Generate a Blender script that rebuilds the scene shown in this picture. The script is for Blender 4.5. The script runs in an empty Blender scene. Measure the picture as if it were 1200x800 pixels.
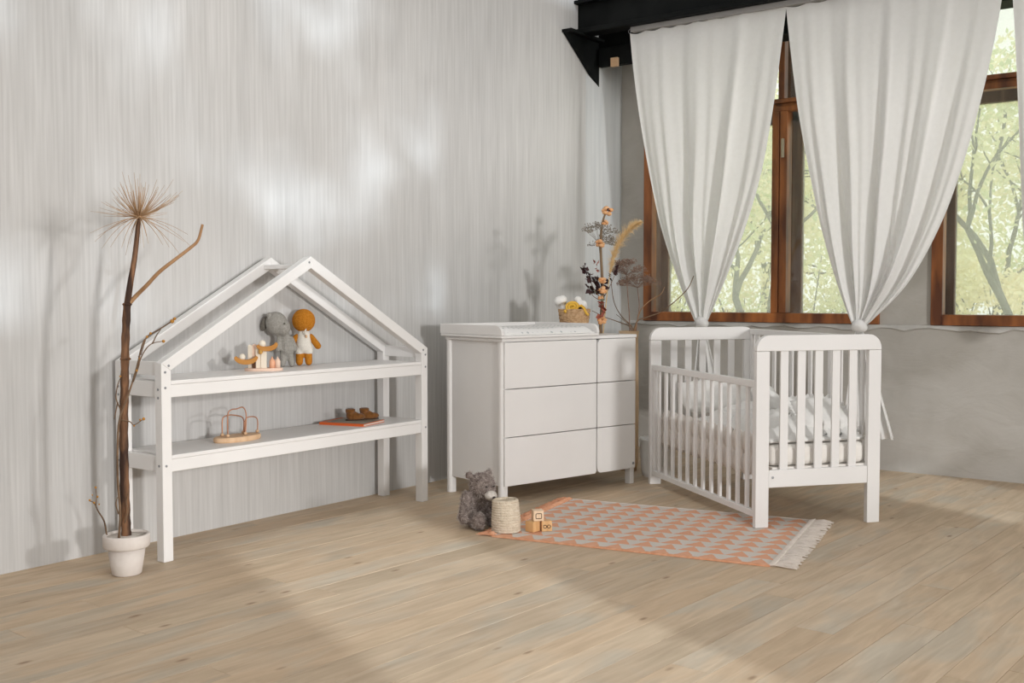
import bpy, bmesh, math, random
from mathutils import Vector, Matrix
R = math.radians
rnd = random.Random(7)
scene = bpy.context.scene
COL = scene.collection

# ------------------------------------------------------------------ camera
CX, CH, FPX = 3.9487, 1.0619, 1248.6
PITCH, YAW = R(2.4973), R(36.5015)
cam_d = bpy.data.cameras.new('camera'); cam = bpy.data.objects.new('camera', cam_d); COL.objects.link(cam)
cam.location = (CX, 0, CH); cam.rotation_euler = (math.pi / 2 - PITCH, 0, YAW)
cam_d.sensor_width = 36.0; cam_d.lens = 36.0 * FPX / 1200.0; cam_d.clip_end = 200
scene.camera = cam
# ------------------------------------------------------------------ world, sun, side lamps, exposure
world = bpy.data.worlds.new('world'); scene.world = world; world.use_nodes = True
bg = world.node_tree.nodes['Background']; bg.inputs[0].default_value = (1.0, .985, .955, 1); bg.inputs[1].default_value = 1.42
sun_d = bpy.data.lights.new('sun', 'SUN'); sun = bpy.data.objects.new('sun', sun_d); COL.objects.link(sun)
sun_d.energy = 2.3; sun_d.angle = R(.8); sun_d.color = (.82, .92, 1.0)
SUN_DIR = Vector((-1, .44, -.50)).normalized()
sun.rotation_euler = SUN_DIR.to_track_quat('-Z', 'Y').to_euler(); sun.location = (12, -4, 6)
def side_lamp(loc, aim, w, h, power):               # unseen area lamps beyond the opposite wall, set to match the shadows
    d = bpy.data.lights.new('side_lamp', 'AREA'); o = bpy.data.objects.new('side_lamp', d); COL.objects.link(o)
    d.shape = 'RECTANGLE'; d.size = w; d.size_y = h; d.energy = power; d.color = (1.0, .985, .965); o.location = loc
    o.rotation_euler = (Vector(aim) - Vector(loc)).to_track_quat('-Z', 'Y').to_euler()
side_lamp((13.0, -1.2, 1.7), (0, 4.2, 1.2), .8, .8, 680)
side_lamp((14.0, 6.1, 3.2), (0, 4.0, 1.2), .8, .8, 560)
vs = scene.view_settings
vs.view_transform = 'Standard'; vs.look = 'None'; vs.exposure = 0.0; vs.gamma = 1.0; vs.use_curve_mapping = False

# ------------------------------------------------------------------ pixel helpers (direction only; the plane gives the distance)
def ray(px, py):
    r = (px - 600) / FPX; u = (400 - py) / FPX
    fw = math.cos(PITCH) + u * math.sin(PITCH); z = -math.sin(PITCH) + u * math.cos(PITCH)
    return Vector((r * math.cos(YAW) - fw * math.sin(YAW), r * math.sin(YAW) + fw * math.cos(YAW), z))
CAM = Vector((CX, 0, CH))
def at(px, py, ax, v):
    d = ray(px, py); i = 'xyz'.index(ax); return CAM + d * ((v - CAM[i]) / d[i])
def face(px, py, x, y):            # on the upright plane through (x, y) that faces the camera
    n = Vector((x - CX, y, 0)); d = ray(px, py); return CAM + d * (n.dot(Vector((x, y, 0)) - CAM) / n.dot(d))

# ------------------------------------------------------------------ materials
MATS = {}
def mat(name, col, rough=.6, col2=None, scale=(8, 8, 8), detail=4, fac=(.35, .65), bump=0, bscale=None, metal=0, trans=0, spec=.3, rand=0, sheen=0):
    if name in MATS: return MATS[name]
    m = bpy.data.materials.new(name); m.use_nodes = True; nt = m.node_tree; N = nt.nodes; L = nt.links
    b = N['Principled BSDF']; b.inputs['Base Color'].default_value = (*col, 1); b.inputs['Roughness'].default_value = rough
    b.inputs['Metallic'].default_value = metal; b.inputs['Specular IOR Level'].default_value = spec
    if sheen: b.inputs['Sheen Weight'].default_value = sheen
    tc = N.new('ShaderNodeTexCoord'); mp = N.new('ShaderNodeMapping'); L.new(tc.outputs['Object'], mp.inputs[0]); mp.inputs['Scale'].default_value = scale
    vec = mp.outputs[0]
    if rand:
        oi = N.new('ShaderNodeObjectInfo'); ml = N.new('ShaderNodeMath'); ml.operation = 'MULTIPLY'; ml.inputs[1].default_value = 60
        L.new(oi.outputs['Random'], ml.inputs[0]); cb = N.new('ShaderNodeCombineXYZ'); L.new(ml.outputs[0], cb.inputs[0]); L.new(ml.outputs[0], cb.inputs[1])
        va = N.new('ShaderNodeVectorMath'); L.new(vec, va.inputs[0]); L.new(cb.outputs[0], va.inputs[1]); vec = va.outputs[0]
    if col2 is not None:
        nz = N.new('ShaderNodeTexNoise'); nz.inputs['Scale'].default_value = 1; nz.inputs['Detail'].default_value = detail; L.new(vec, nz.inputs['Vector'])
        rp = N.new('ShaderNodeValToRGB'); rp.color_ramp.elements[0].position = fac[0]; rp.color_ramp.elements[1].position = fac[1]
        rp.color_ramp.elements[0].color = (*col, 1); rp.color_ramp.elements[1].color = (*col2, 1)
        L.new(nz.outputs[0], rp.inputs[0]); L.new(rp.outputs[0], b.inputs['Base Color'])
    if bump:
        nb = N.new('ShaderNodeTexNoise'); nb.inputs['Scale'].default_value = 1; nb.inputs['Detail'].default_value = 5
        mb = N.new('ShaderNodeMapping'); mb.inputs['Scale'].default_value = bscale or scale; L.new(tc.outputs['Object'], mb.inputs[0]); L.new(mb.outputs[0], nb.inputs['Vector'])
        bp = N.new('ShaderNodeBump'); bp.inputs['Strength'].default_value = bump; bp.inputs['Distance'].default_value = .02
        L.new(nb.outputs[0], bp.inputs['Height']); L.new(bp.outputs[0], b.inputs['Normal'])
    if trans:
        out = N['Material Output']; tr = N.new('ShaderNodeBsdfTranslucent'); tr.inputs[0].default_value = (*(col2 or col), 1)
        if col2 is not None: L.new(rp.outputs[0], tr.inputs[0])
        mx = N.new('ShaderNodeMixShader'); mx.inputs[0].default_value = trans
        L.new(b.outputs[0], mx.inputs[1]); L.new(tr.outputs[0], mx.inputs[2]); L.new(mx.outputs[0], out.inputs[0])
    MATS[name] = m; return m

def wall_paint():
    m = mat('streaked_paint', (.64, .62, .60), .85)
    nt = m.node_tree; N = nt.nodes; L = nt.links; b = N['Principled BSDF']; tc = N.new('ShaderNodeTexCoord')
    def nz(sc, det):
        mp = N.new('ShaderNodeMapping'); mp.inputs['Scale'].default_value = sc; L.new(tc.outputs['Object'], mp.inputs[0])
        n = N.new('ShaderNodeTexNoise'); n.inputs['Scale'].default_value = 1; n.inputs['Detail'].default_value = det; L.new(mp.outputs[0], n.inputs['Vector']); return n
    fine = nz((80, 80, 2.4), 6); broad = nz((14, 14, 1.0), 4); cloud = nz((1.1, 1.1, 1.3), 3)
    r1 = N.new('ShaderNodeValToRGB'); r1.color_ramp.elements[0].position = .32; r1.color_ramp.elements[1].position = .68
    r1.color_ramp.elements[0].color = (.535, .525, .515, 1); r1.color_ramp.elements[1].color = (.63, .62, .61, 1); L.new(fine.outputs[0], r1.inputs[0])
    r2 = N.new('ShaderNodeValToRGB'); r2.color_ramp.elements[0].position = .3; r2.color_ramp.elements[1].position = .7
    r2.color_ramp.elements[0].color = (.90, .90, .90, 1); r2.color_ramp.elements[1].color = (1, 1, 1, 1); L.new(broad.outputs[0], r2.inputs[0])
    r3 = N.new('ShaderNodeValToRGB'); r3.color_ramp.elements[0].position = .3; r3.color_ramp.elements[1].position = .7
    r3.color_ramp.elements[0].color = (.93, .935, .94, 1); r3.color_ramp.elements[1].color = (1, 1, 1, 1); L.new(cloud.outputs[0], r3.inputs[0])
    m1 = N.new('ShaderNodeMixRGB'); m1.blend_type = 'MULTIPLY'; m1.inputs[0].default_value = 1; L.new(r1.outputs[0], m1.inputs[1]); L.new(r2.outputs[0], m1.inputs[2])
    m2 = N.new('ShaderNodeMixRGB'); m2.blend_type = 'MULTIPLY'; m2.inputs[0].default_value = 1; L.new(m1.outputs[0], m2.inputs[1]); L.new(r3.outputs[0], m2.inputs[2])
    L.new(m2.outputs[0], b.inputs['Base Color'])
    bp = N.new('ShaderNodeBump'); bp.inputs['Strength'].default_value = .12; bp.inputs['Distance'].default_value = .004; L.new(fine.outputs[0], bp.inputs['Height']); L.new(bp.outputs[0], b.inputs['Normal'])
    return m

def plaster():
    m = mat('rough_plaster', (.40, .38, .35), .9)
    nt = m.node_tree; N = nt.nodes; L = nt.links; b = N['Principled BSDF']; tc = N.new('ShaderNodeTexCoord')
    n1 = N.new('ShaderNodeTexNoise'); n1.inputs['Scale'].default_value = 2.4; n1.inputs['Detail'].default_value = 7; n1.inputs['Distortion'].default_value = .6; L.new(tc.outputs['Object'], n1.inputs['Vector'])
    r = N.new('ShaderNodeValToRGB'); r.color_ramp.elements[0].position = .3; r.color_ramp.elements[1].position = .72
    r.color_ramp.elements[0].color = (.375, .35, .315, 1); r.color_ramp.elements[1].color = (.51, .49, .46, 1); L.new(n1.outputs[0], r.inputs[0]); L.new(r.outputs[0], b.inputs['Base Color'])
    mp = N.new('ShaderNodeMapping'); mp.inputs['Rotation'].default_value = (0, R(28), 0); mp.inputs['Scale'].default_value = (3.0, 3, 6.5); L.new(tc.outputs['Object'], mp.inputs[0])
    n2 = N.new('ShaderNodeTexNoise'); n2.inputs['Scale'].default_value = 1; n2.inputs['Detail'].default_value = 4; n2.inputs['Distortion'].default_value = .7; L.new(mp.outputs[0], n2.inputs['Vector'])
    r2 = N.new('ShaderNodeValToRGB'); r2.color_ramp.elements[0].position = .40; r2.color_ramp.elements[1].position = .66; L.new(n2.outputs[0], r2.inputs[0])
    n3 = N.new('ShaderNodeTexNoise'); n3.inputs['Scale'].default_value = 30; n3.inputs['Detail'].default_value = 5; L.new(tc.outputs['Object'], n3.inputs['Vector'])
    ad = N.new('ShaderNodeMath'); ad.operation = 'MULTIPLY_ADD'; ad.inputs[1].default_value = .3; L.new(n3.outputs[0], ad.inputs[0]); L.new(r2.outputs[0], ad.inputs[2])
    bp = N.new('ShaderNodeBump'); bp.inputs['Strength'].default_value = .34; bp.inputs['Distance'].default_value = .01; L.new(ad.outputs[0], bp.inputs['Height']); L.new(bp.outputs[0], b.inputs['Normal'])
    return m

def plank_mat():
    m = mat('pale_pine', (.5, .4, .3), .55, spec=.35)
    nt = m.node_tree; N = nt.nodes; L = nt.links; b = N['Principled BSDF']; tc = N.new('ShaderNodeTexCoord')
    oi = N.new('ShaderNodeObjectInfo'); ml = N.new('ShaderNodeMath'); ml.operation = 'MULTIPLY'; ml.inputs[1].default_value = 90; L.new(oi.outputs['Random'], ml.inputs[0])
    cb = N.new('ShaderNodeCombineXYZ'); L.new(ml.outputs[0], cb.inputs[0]); L.new(ml.outputs[0], cb.inputs[1])
    va = N.new('ShaderNodeVectorMath'); L.new(tc.outputs['Object'], va.inputs[0]); L.new(cb.outputs[0], va.inputs[1])
    def nz(sc, det, dist=0):
        mp = N.new('ShaderNodeMapping'); mp.inputs['Scale'].default_value = sc; L.new(va.outputs[0], mp.inputs[0])
        n = N.new('ShaderNodeTexNoise'); n.inputs['Scale'].default_value = 1; n.inputs['Detail'].default_value = det; n.inputs['Distortion'].default_value = dist; L.new(mp.outputs[0], n.inputs['Vector']); return n
    g = nz((30, 3.2, 1), 8, .8); w = nz((5, 1.8, 1), 6, .6)
    r = N.new('ShaderNodeValToRGB'); e = r.color_ramp.elements; e[0].position = .28; e[1].position = .72; e[0].color = (.42, .352, .275, 1); e[1].color = (.56, .49, .40, 1); L.new(g.outputs[0], r.inputs[0])
    r2 = N.new('ShaderNodeValToRGB'); e = r2.color_ramp.elements; e[0].position = .33; e[1].position = .66; e[0].color = (1.0, .93, .84, 1); e[1].color = (.97, .98, .98, 1)
    x = r2.color_ramp.elements.new(.5); x.color = (1.08, .99, .9, 1); L.new(w.outputs[0], r2.inputs[0])
    m1 = N.new('ShaderNodeMixRGB'); m1.blend_type = 'MULTIPLY'; m1.inputs[0].default_value = 1; L.new(r.outputs[0], m1.inputs[1]); L.new(r2.outputs[0], m1.inputs[2])
    # board to board tint
    r3 = N.new('ShaderNodeValToRGB'); e = r3.color_ramp.elements; e[0].color = (.90, .88, .85, 1); e[1].color = (1.06, 1.05, 1.03, 1); x = e.new(.5); x.color = (1.02, .96, .89, 1); L.new(oi.outputs['Random'], r3.inputs[0])
    m2 = N.new('ShaderNodeMixRGB'); m2.blend_type = 'MULTIPLY'; m2.inputs[0].default_value = 1; L.new(m1.outputs[0], m2.inputs[1]); L.new(r3.outputs[0], m2.inputs[2])
    # knots
    mk = N.new('ShaderNodeMapping'); mk.inputs['Scale'].default_value = (11, 4.2, 1); L.new(va.outputs[0], mk.inputs[0])
    vo = N.new('ShaderNodeTexVoronoi'); vo.inputs['Scale'].default_value = 1; L.new(mk.outputs[0], vo.inputs['Vector'])
    rk = N.new('ShaderNodeValToRGB'); e = rk.color_ramp.elements; e[0].position = .04; e[0].color = (.8, .8, .8, 1); e[1].position = .13; e[1].color = (0, 0, 0, 1); L.new(vo.outputs['Distance'], rk.inputs[0])
    sel = N.new('ShaderNodeSeparateColor'); L.new(vo.outputs['Color'], sel.inputs[0]); gt = N.new('ShaderNodeMath'); gt.operation = 'GREATER_THAN'; gt.inputs[1].default_value = .45; L.new(sel.outputs[0], gt.inputs[0])
    mu = N.new('ShaderNodeMath'); mu.operation = 'MULTIPLY'; L.new(rk.outputs[0], mu.inputs[0]); L.new(gt.outputs[0], mu.inputs[1])
    m3 = N.new('ShaderNodeMixRGB'); m3.inputs[2].default_value = (.21, .125, .07, 1); L.new(mu.outputs[0], m3.inputs[0]); L.new(m2.outputs[0], m3.inputs[1])
    L.new(m3.outputs[0], b.inputs['Base Color'])
    bp = N.new('ShaderNodeBump'); bp.inputs['Strength'].default_value = .15; bp.inputs['Distance'].default_value = .004; L.new(g.outputs[0], bp.inputs['Height']); L.new(bp.outputs[0], b.inputs['Normal'])
    return m

def glass_mat(nm, haze):
    m = bpy.data.materials.new(nm); m.use_nodes = True; nt = m.node_tree; N = nt.nodes; L = nt.links
    for n in list(N): N.remove(n)
    out = N.new('ShaderNodeOutputMaterial'); tr = N.new('ShaderNodeBsdfTransparent'); tr.inputs[0].default_value = (.97, .985, .97, 1)
    gl = N.new('ShaderNodeBsdfGlossy'); gl.inputs['Roughness'].default_value = .03
    df = N.new('ShaderNodeBsdfTranslucent'); df.inputs[0].default_value = (.9, .95, .92, 1)
    m1 = N.new('ShaderNodeMixShader'); m1.inputs[0].default_value = .05; L.new(tr.outputs[0], m1.inputs[1]); L.new(gl.outputs[0], m1.inputs[2])
    m2 = N.new('ShaderNodeMixShader'); m2.inputs[0].default_value = haze; L.new(m1.outputs[0], m2.inputs[1]); L.new(df.outputs[0], m2.inputs[2])  # translucent mix lays a bright haze over the view outside
    L.new(m2.outputs[0], out.inputs[0]); return m

def rug_mat():
    m = mat('woven_triangles', (.7, .6, .5), .95, spec=.1)
    nt = m.node_tree; N = nt.nodes; L = nt.links; b = N['Principled BSDF']; tc = N.new('ShaderNodeTexCoord'); sp = N.new('ShaderNodeSeparateXYZ'); L.new(tc.outputs['Object'], sp.inputs[0])
    def M(op, a, v2=None, link=None):
        n = N.new('ShaderNodeMath'); n.operation = op; L.new(a, n.inputs[0])
        if link is not None: L.new(link, n.inputs[1])
        elif v2 is not None: n.inputs[1].default_value = v2
        return n.outputs[0]
    u = M('DIVIDE', sp.outputs[0], .1008); v = M('DIVIDE', sp.outputs[1], .094)
    fu = M('FRACT', u); fv = M('FRACT', v)
    d = M('ABSOLUTE', M('SUBTRACT', fu, .5)); lim = M('MULTIPLY', M('SUBTRACT', M('MULTIPLY', fv, -1), -.96), .52)
    nz = N.new('ShaderNodeTexNoise'); nz.inputs['Scale'].default_value = 90; L.new(tc.outputs['Object'], nz.inputs['Vector'])
    d2 = M('ADD', d, link=M('MULTIPLY', M('SUBTRACT', nz.outputs[0], .5), .16))
    tri = M('LESS_THAN', d2, link=lim)
    mx = N.new('ShaderNodeMixRGB'); mx.inputs[1].default_value = (.64, .585, .535, 1); mx.inputs[2].default_value = (.72, .385, .25, 1); L.new(tri, mx.inputs[0]); L.new(mx.outputs[0], b.inputs['Base Color'])
    wv = N.new('ShaderNodeTexWave'); wv.inputs['Scale'].default_value = 90; wv.bands_direction = 'Y'; L.new(tc.outputs['Object'], wv.inputs['Vector'])
    bp = N.new('ShaderNodeBump'); bp.inputs['Strength'].default_value = .25; bp.inputs['Distance'].default_value = .003; L.new(wv.outputs[0], bp.inputs['Height']); L.new(bp.outputs[0], b.inputs['Normal'])
    return m

def dotted_mat():
    m = mat('dotted_cotton', (.8, .79, .78), .9, spec=.1)
    nt = m.node_tree; N = nt.nodes; L = nt.links; b = N['Principled BSDF']; tc = N.new('ShaderNodeTexCoord')
    vo = N.new('ShaderNodeTexVoronoi'); vo.inputs['Scale'].default_value = 30; vo.inputs['Randomness'].default_value = .25; L.new(tc.outputs['Object'], vo.inputs['Vector'])
    r = N.new('ShaderNodeValToRGB'); e = r.color_ramp.elements; e[0].position = .22; e[0].color = (.5, .52, .53, 1); e[1].position = .3; e[1].color = (.82, .81, .80, 1); L.new(vo.outputs['Distance'], r.inputs[0]); L.new(r.outputs[0], b.inputs['Base Color'])
    return m

WHITE = mat('white_lacquer', (.765, .75, .74), .42, (.795, .78, .77), (3, 3, 3), spec=.35)
WALL = wall_paint(); PLASTER = plaster(); PLANK = plank_mat(); GLASS = glass_mat('clear_glass', 0.0); HAZY = glass_mat('hazy_glass', .22); RUG = rug_mat(); DOTS = dotted_mat()
PAINT2 = mat('grey_paint', (.50, .515, .52), .85, (.57, .58, .58), (40, 40, 1.5), 5, bump=.1)
SCREW = mat('bolt_metal', (.33, .34, .36), .4, metal=.8)
BLACK = mat('black_steel', (.004, .005, .005), .6, (.009, .010, .010), (6, 6, 6), bump=.1, spec=.12)
RAIL = mat('grey_rail', (.35, .34, .33), .5)
WOODR = mat('varnished_window_wood', (.105, .032, .012), .38, (.40, .135, .035), (11, 11, 2.2), 6, bump=.15, spec=.5)
WOODD = mat('weathered_window_wood', (.13, .075, .05), .6, (.26, .17, .12), (14, 14, 1.6), 5, bump=.15)
STEMM = mat('dry_stem', (.045, .022, .014), .7, (.24, .12, .06), (26, 26, 5), 6, fac=(.42, .60), bump=.5, bscale=(60, 60, 8))
STEMP = mat('pale_dry_stem', (.30, .16, .075), .7, (.42, .25, .13), (20, 20, 4), 4)
RAYM = mat('umbel_ray', (.36, .215, .115), .8, (.47, .31, .18), (20, 20, 20))
TWIG = mat('brown_twig', (.12, .075, .045), .75, (.22, .14, .085), (25, 25, 25))
BUD = mat('ochre_bud', (.42, .20, .04), .8)
POT = mat('white_clay', (.66, .60, .56), .75, (.72, .665, .625), (10, 10, 10), bump=.08, bscale=(60, 60, 60))
SOIL = mat('pale_gravel', (.58, .52, .46), .9, (.70, .65, .60), (60, 60, 60), bump=.6, bscale=(90, 90, 90))
GREY = mat('grey_knit', (.30, .285, .26), .95, (.38, .365, .335), (120, 120, 120), bump=.4, bscale=(220, 220, 220), spec=.1)
DGREY = mat('dark_grey_knit', (.12, .11, .095), .95, (.17, .155, .135), (120, 120, 120), spec=.1)
MUST = mat('mustard_knit', (.46, .17, .018), .95, (.56, .225, .03), (120, 120, 120), bump=.4, bscale=(220, 220, 220), spec=.1)
CREAM = mat('cream_knit', (.78, .74, .67), .95, (.84, .80, .73), (120, 120, 120), bump=.4, bscale=(220, 220, 220), spec=.1)
PEACH = mat('peach_wood', (.80, .40, .24), .6, (.84, .46, .30), (20, 20, 20))
PINKW = mat('pale_pink_wood', (.82, .60, .48), .6); CREAMW = mat('cream_wood', (.82, .74, .62), .6); OCHREW = mat('ochre_wood', (.45, .19, .035), .55, (.54, .25, .06), (14, 14, 14))
BEECH = mat('beech_wood', (.62, .40, .235), .5, (.72, .50, .32), (6, 30, 6), 5)
COPPER = mat('copper_wire', (.52, .25, .15), .4, metal=.4)
SUEDE = mat('brown_suede', (.14, .055, .014), .95, (.25, .105, .032), (50, 50, 50), spec=.1, sheen=.3); SUEDED = mat('dark_suede', (.05, .025, .012), .95)
BOOKO = mat('orange_card', (.68, .13, .03), .6); BOOKT = mat('printed_cover', (.22, .19, .15), .6, (.40, .36, .30), (9, 9, 9), 3); PAPER = mat('paper_edge', (.70, .66, .58), .8)
WICK = mat('wicker', (.50, .30, .15), .8, (.66, .44, .26), (70, 70, 90), bump=.8, bscale=(60, 60, 160))
YELLOW = mat('yellow_cloth', (.66, .36, .035), .9, (.76, .47, .09), (30, 30, 30), spec=.1); LINEN = mat('white_linen', (.80, .79, .77), .95, (.86, .85, .83), (30, 30, 30), spec=.1, bump=.15, bscale=(30, 30, 30))
BLUSH = mat('blush_linen', (.70, .64, .59), .95, (.78, .73, .68), (20, 20, 20), spec=.1)
SHEET = mat('ivory_mattress', (.80, .765, .72), .95, (.85, .82, .78), (20, 20, 20), spec=.1)
CURT = mat('sheer_cotton', (.89, .885, .875), .95, (.91, .905, .897), (40, 40, 40), spec=.05, trans=.25)
FUR = mat('taupe_fur', (.20, .155, .14), .95, (.60, .53, .49), (55, 55, 55), fac=(.3, .7), spec=.05, sheen=.3)
FURD = mat('dark_taupe_plush', (.13, .10, .09), .95, (.26, .215, .195), (60, 60, 60), spec=.05)
MUZZ = mat('pale_plush', (.42, .38, .34), .95, (.62, .575, .53), (60, 60, 60), spec=.05)
ROPE = mat('cream_rope', (.63, .53, .41), .9, (.74, .65, .53), (40, 40, 90), bump=.6, bscale=(110, 110, 60), spec=.1)
BLOCKW = mat('maple_block', (.60, .33, .14), .5, (.72, .45, .22), (10, 50, 10), 5); BLOCKL = mat('pale_maple_block', (.74, .54, .36), .5, (.80, .61, .43), (10, 50, 10), 5)
INK = mat('burnt_print', (.06, .03, .015), .7)
FRORANGE = mat('orange_fringe', (.68, .32, .18), .95, (.76, .42, .27), (40, 40, 40)); FRWHITE = mat('cream_fringe', (.66, .59, .53), .95, (.75, .68, .62), (40, 40, 40))
LEAFD = mat('dark_dried_leaf', (.035, .018, .02), .8, (.08, .035, .035), (40, 40, 40)); LEAFR = mat('russet_dried_leaf', (.30, .075, .05), .8, (.42, .14, .09), (40, 40, 40))
LEAFG = mat('sage_leaf', (.16, .18, .13), .8); FLOW = mat('apricot_dried_flower', (.72, .34, .14), .9, (.80, .50, .28), (60, 60, 60)); PAMPAS = mat('straw_plume', (.72, .50, .24), .95, (.80, .62, .36), (60, 60, 60), trans=.2)
UMBD = mat('brown_dried_umbel', (.20, .13, .10), .85, (.30, .20, .15), (40, 40, 40))
BARK = mat('grey_bark', (.06, .05, .04), .9, (.12, .105, .09), (8, 8, 2), bump=.5); 
LEAF1 = mat('autumn_leaf', (.84, .79, .52), .7, (.62, .70, .42), (.9, .9, .9), 3, trans=.5, spec=.1)
LEAF2 = mat('yellow_leaf', (.92, .82, .58), .7, (.80, .79, .52), (.9, .9, .9), 3, trans=.5, spec=.1)
GRASS = mat('leaf_strewn_grass', (.52, .58, .34), .95, (.70, .64, .42), (1.2, 1.2, 1.2), 6)
OUTW = mat('pale_wall', (.62, .61, .60), .9)

# ------------------------------------------------------------------ mesh builder
class MB:
    def __init__(s): s.v = []; s.f = []
    def add(s, vs, fs):
        o = len(s.v); s.v += [tuple(v) for v in vs]; s.f += [tuple(i + o for i in f) for f in fs]; return s
    def box(s, x0, x1, y0, y1, z0, z1, M=None):
        vs = [Vector((x, y, z)) for z in (z0, z1) for y in (y0, y1) for x in (x0, x1)]
        if M is not None: vs = [M @ v for v in vs]
        return s.add(vs, [(0, 2, 3, 1), (4, 5, 7, 6), (0, 1, 5, 4), (2, 6, 7, 3), (0, 4, 6, 2), (1, 3, 7, 5)])
    def prism(s, poly, a0, a1, axis='x'):         # poly in the other two axes
        def P(p, a): return (a, p[0], p[1]) if axis == 'x' else ((p[0], a, p[1]) if axis == 'y' else (p[0], p[1], a))
        n = len(poly); vs = [P(p, a0) for p in poly] + [P(p, a1) for p in poly]
        fs = [tuple(range(n))[::-1], tuple(range(n, 2 * n))] + [(i, (i + 1) % n, n + (i + 1) % n, n + i) for i in range(n)]
        return s.add(vs, fs)
    def tube(s, pts, rad, n=6, cap=True):
        pts = [Vector(p) for p in pts]; k = len(pts)
        rad = [rad] * k if isinstance(rad, (int, float)) else [rad[0] + (rad[1] - rad[0]) * i / (k - 1) for i in range(k)] if len(rad) == 2 and k != 2 else list(rad)
        vs = []; t0 = None; u = None
        for i, p in enumerate(pts):
            t = (pts[min(i + 1, k - 1)] - pts[max(i - 1, 0)])
            t = t.normalized() if t.length > 1e-9 else Vector((0, 0, 1))
            if u is None: u = t.orthogonal().normalized()
            else:
                u = u - t * u.dot(t); u = u.normalized() if u.length > 1e-6 else t.orthogonal().normalized()
            w = t.cross(u)
            for j in range(n):
                a = 2 * math.pi * j / n; vs.append(p + (u * math.cos(a) + w * math.sin(a)) * rad[i])
        fs = [(i * n + j, i * n + (j + 1) % n, (i + 1) * n + (j + 1) % n, (i + 1) * n + j) for i in range(k - 1) for j in range(n)]
        if cap: fs += [tuple(range(n))[::-1], tuple((k - 1) * n + j for j in range(n))]
        return s.add(vs, fs)
    def lathe(s, prof, n=32, c=(0, 0), sx=1, sy=1, closed=False):
        k = len(prof); vs = [(c[0] + r * sx * math.cos(2 * math.pi * j / n), c[1] + r * sy * math.sin(2 * math.pi * j / n), z) for r, z in prof for j in range(n)]
        fs = [(i * n + j, i * n + (j + 1) % n, (i + 1) * n + (j + 1) % n, (i + 1) * n + j) for i in range(k - 1) for j in range(n)]
        if closed: fs += [((k - 1) * n + j, (k - 1) * n + (j + 1) % n, (j + 1) % n, j) for j in range(n)]
        else:
            fs += [tuple(range(n))[::-1], tuple((k - 1) * n + j for j in range(n))]
        return s.add(vs, fs)
    def ell(s, c, r, M=None, nu=14, nv=9):
        c = Vector(c); r = (r, r, r) if isinstance(r, (int, float)) else r; vs = []
        for i in range(nv + 1):
            th = math.pi * i / nv
            for j in range(nu):
                ph = 2 * math.pi * j / nu; v = Vector((r[0] * math.sin(th) * math.cos(ph), r[1] * math.sin(th) * math.sin(ph), r[2] * math.cos(th)))
                vs.append(c + (M @ v if M is not None else v))
        fs = [(i * nu + j, (i + 1) * nu + j, (i + 1) * nu + (j + 1) % nu, i * nu + (j + 1) % nu) for i in range(nv) for j in range(nu)]
        return s.add(vs, fs)
    def cap(s, p0, p1, r0, r1, n=12):
        p0 = Vector(p0); p1 = Vector(p1); d = (p1 - p0).normalized(); pts = []; rs = []
        for a in (-80, -55, -30, 0): pts.append(p0 + d * r0 * math.sin(R(a))); rs.append(r0 * math.cos(R(a)))
        for a in (0, 30, 55, 80): pts.append(p1 + d * r1 * math.sin(R(a))); rs.append(r1 * math.cos(R(a)))
        return s.tube(pts, rs, n)
    def quad(s, c, u, v): return s.add([c - u - v, c + u - v, c + u + v, c - u + v], [(0, 1, 2, 3)])
    def build(s, name, m, parent=None, smooth=False, bevel=0, org=None, rot=0):
        if org is not None: s.v = [tuple(Vector(v) - Vector(org)) for v in s.v]
        me = bpy.data.meshes.new(name); me.from_pydata(s.v, [], s.f); me.update()
        bm = bmesh.new(); bm.from_mesh(me); bmesh.ops.remove_doubles(bm, verts=bm.verts, dist=1e-6) if len(bm.verts) < 4000 else None
        if len(bm.faces) < 30000: bmesh.ops.recalc_face_normals(bm, faces=bm.faces)
        bm.to_mesh(me); bm.free()
        if smooth: me.polygons.foreach_set('use_smooth', [True] * len(me.polygons))
        me.materials.append(m); o = bpy.data.objects.new(name, me); COL.objects.link(o)
        if parent is not None: o.parent = parent
        if org is not None: o.location = org
        if bevel:
            b = o.modifiers.new('bevel', 'BEVEL'); b.width = bevel; b.segments = 2; b.limit_method = 'ANGLE'; b.angle_limit = R(40)
        return o
def remesh(o, vox, smooth=6):
    r = o.modifiers.new('remesh', 'REMESH'); r.mode = 'VOXEL'; r.voxel_size = vox; r.use_smooth_shade = True
    s = o.modifiers.new('smooth', 'SMOOTH'); s.factor = .5; s.iterations = smooth
    return o
def tag(o, label, cat, group=None):
    o['label'] = label; o['category'] = cat
    if group: o['group'] = group
    return o
def thing(name, label, cat, loc=(0, 0, 0), rz=0, group=None):
    o = bpy.data.objects.new(name, None); COL.objects.link(o); o.location = loc; o.rotation_euler = (0, 0, rz); o.empty_display_size = .1
    return tag(o, label, cat, group)
def struct(o, label=None, cat=None):
    o['kind'] = 'structure'
    if label: o['label'] = label; o['category'] = cat
    return o
def rrect(x0, x1, z0, z1, r, n=6):               # r = (bl, br, tr, tl)
    out = []
    for (cx, cz, a0, q) in ((x0, z0, 180, r[0]), (x1, z0, 270, r[1]), (x1, z1, 0, r[2]), (x0, z1, 90, r[3])):
        if q <= 0: out.append((cx, cz)); continue
        sx = 1 if cx == x0 else -1; sz = 1 if cz == z0 else -1
        for k in range(n + 1):
            a = R(a0 + 90 * k / n); out.append((cx + sx * q + q * math.cos(a), cz + sz * q + q * math.sin(a)))
    return out
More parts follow.
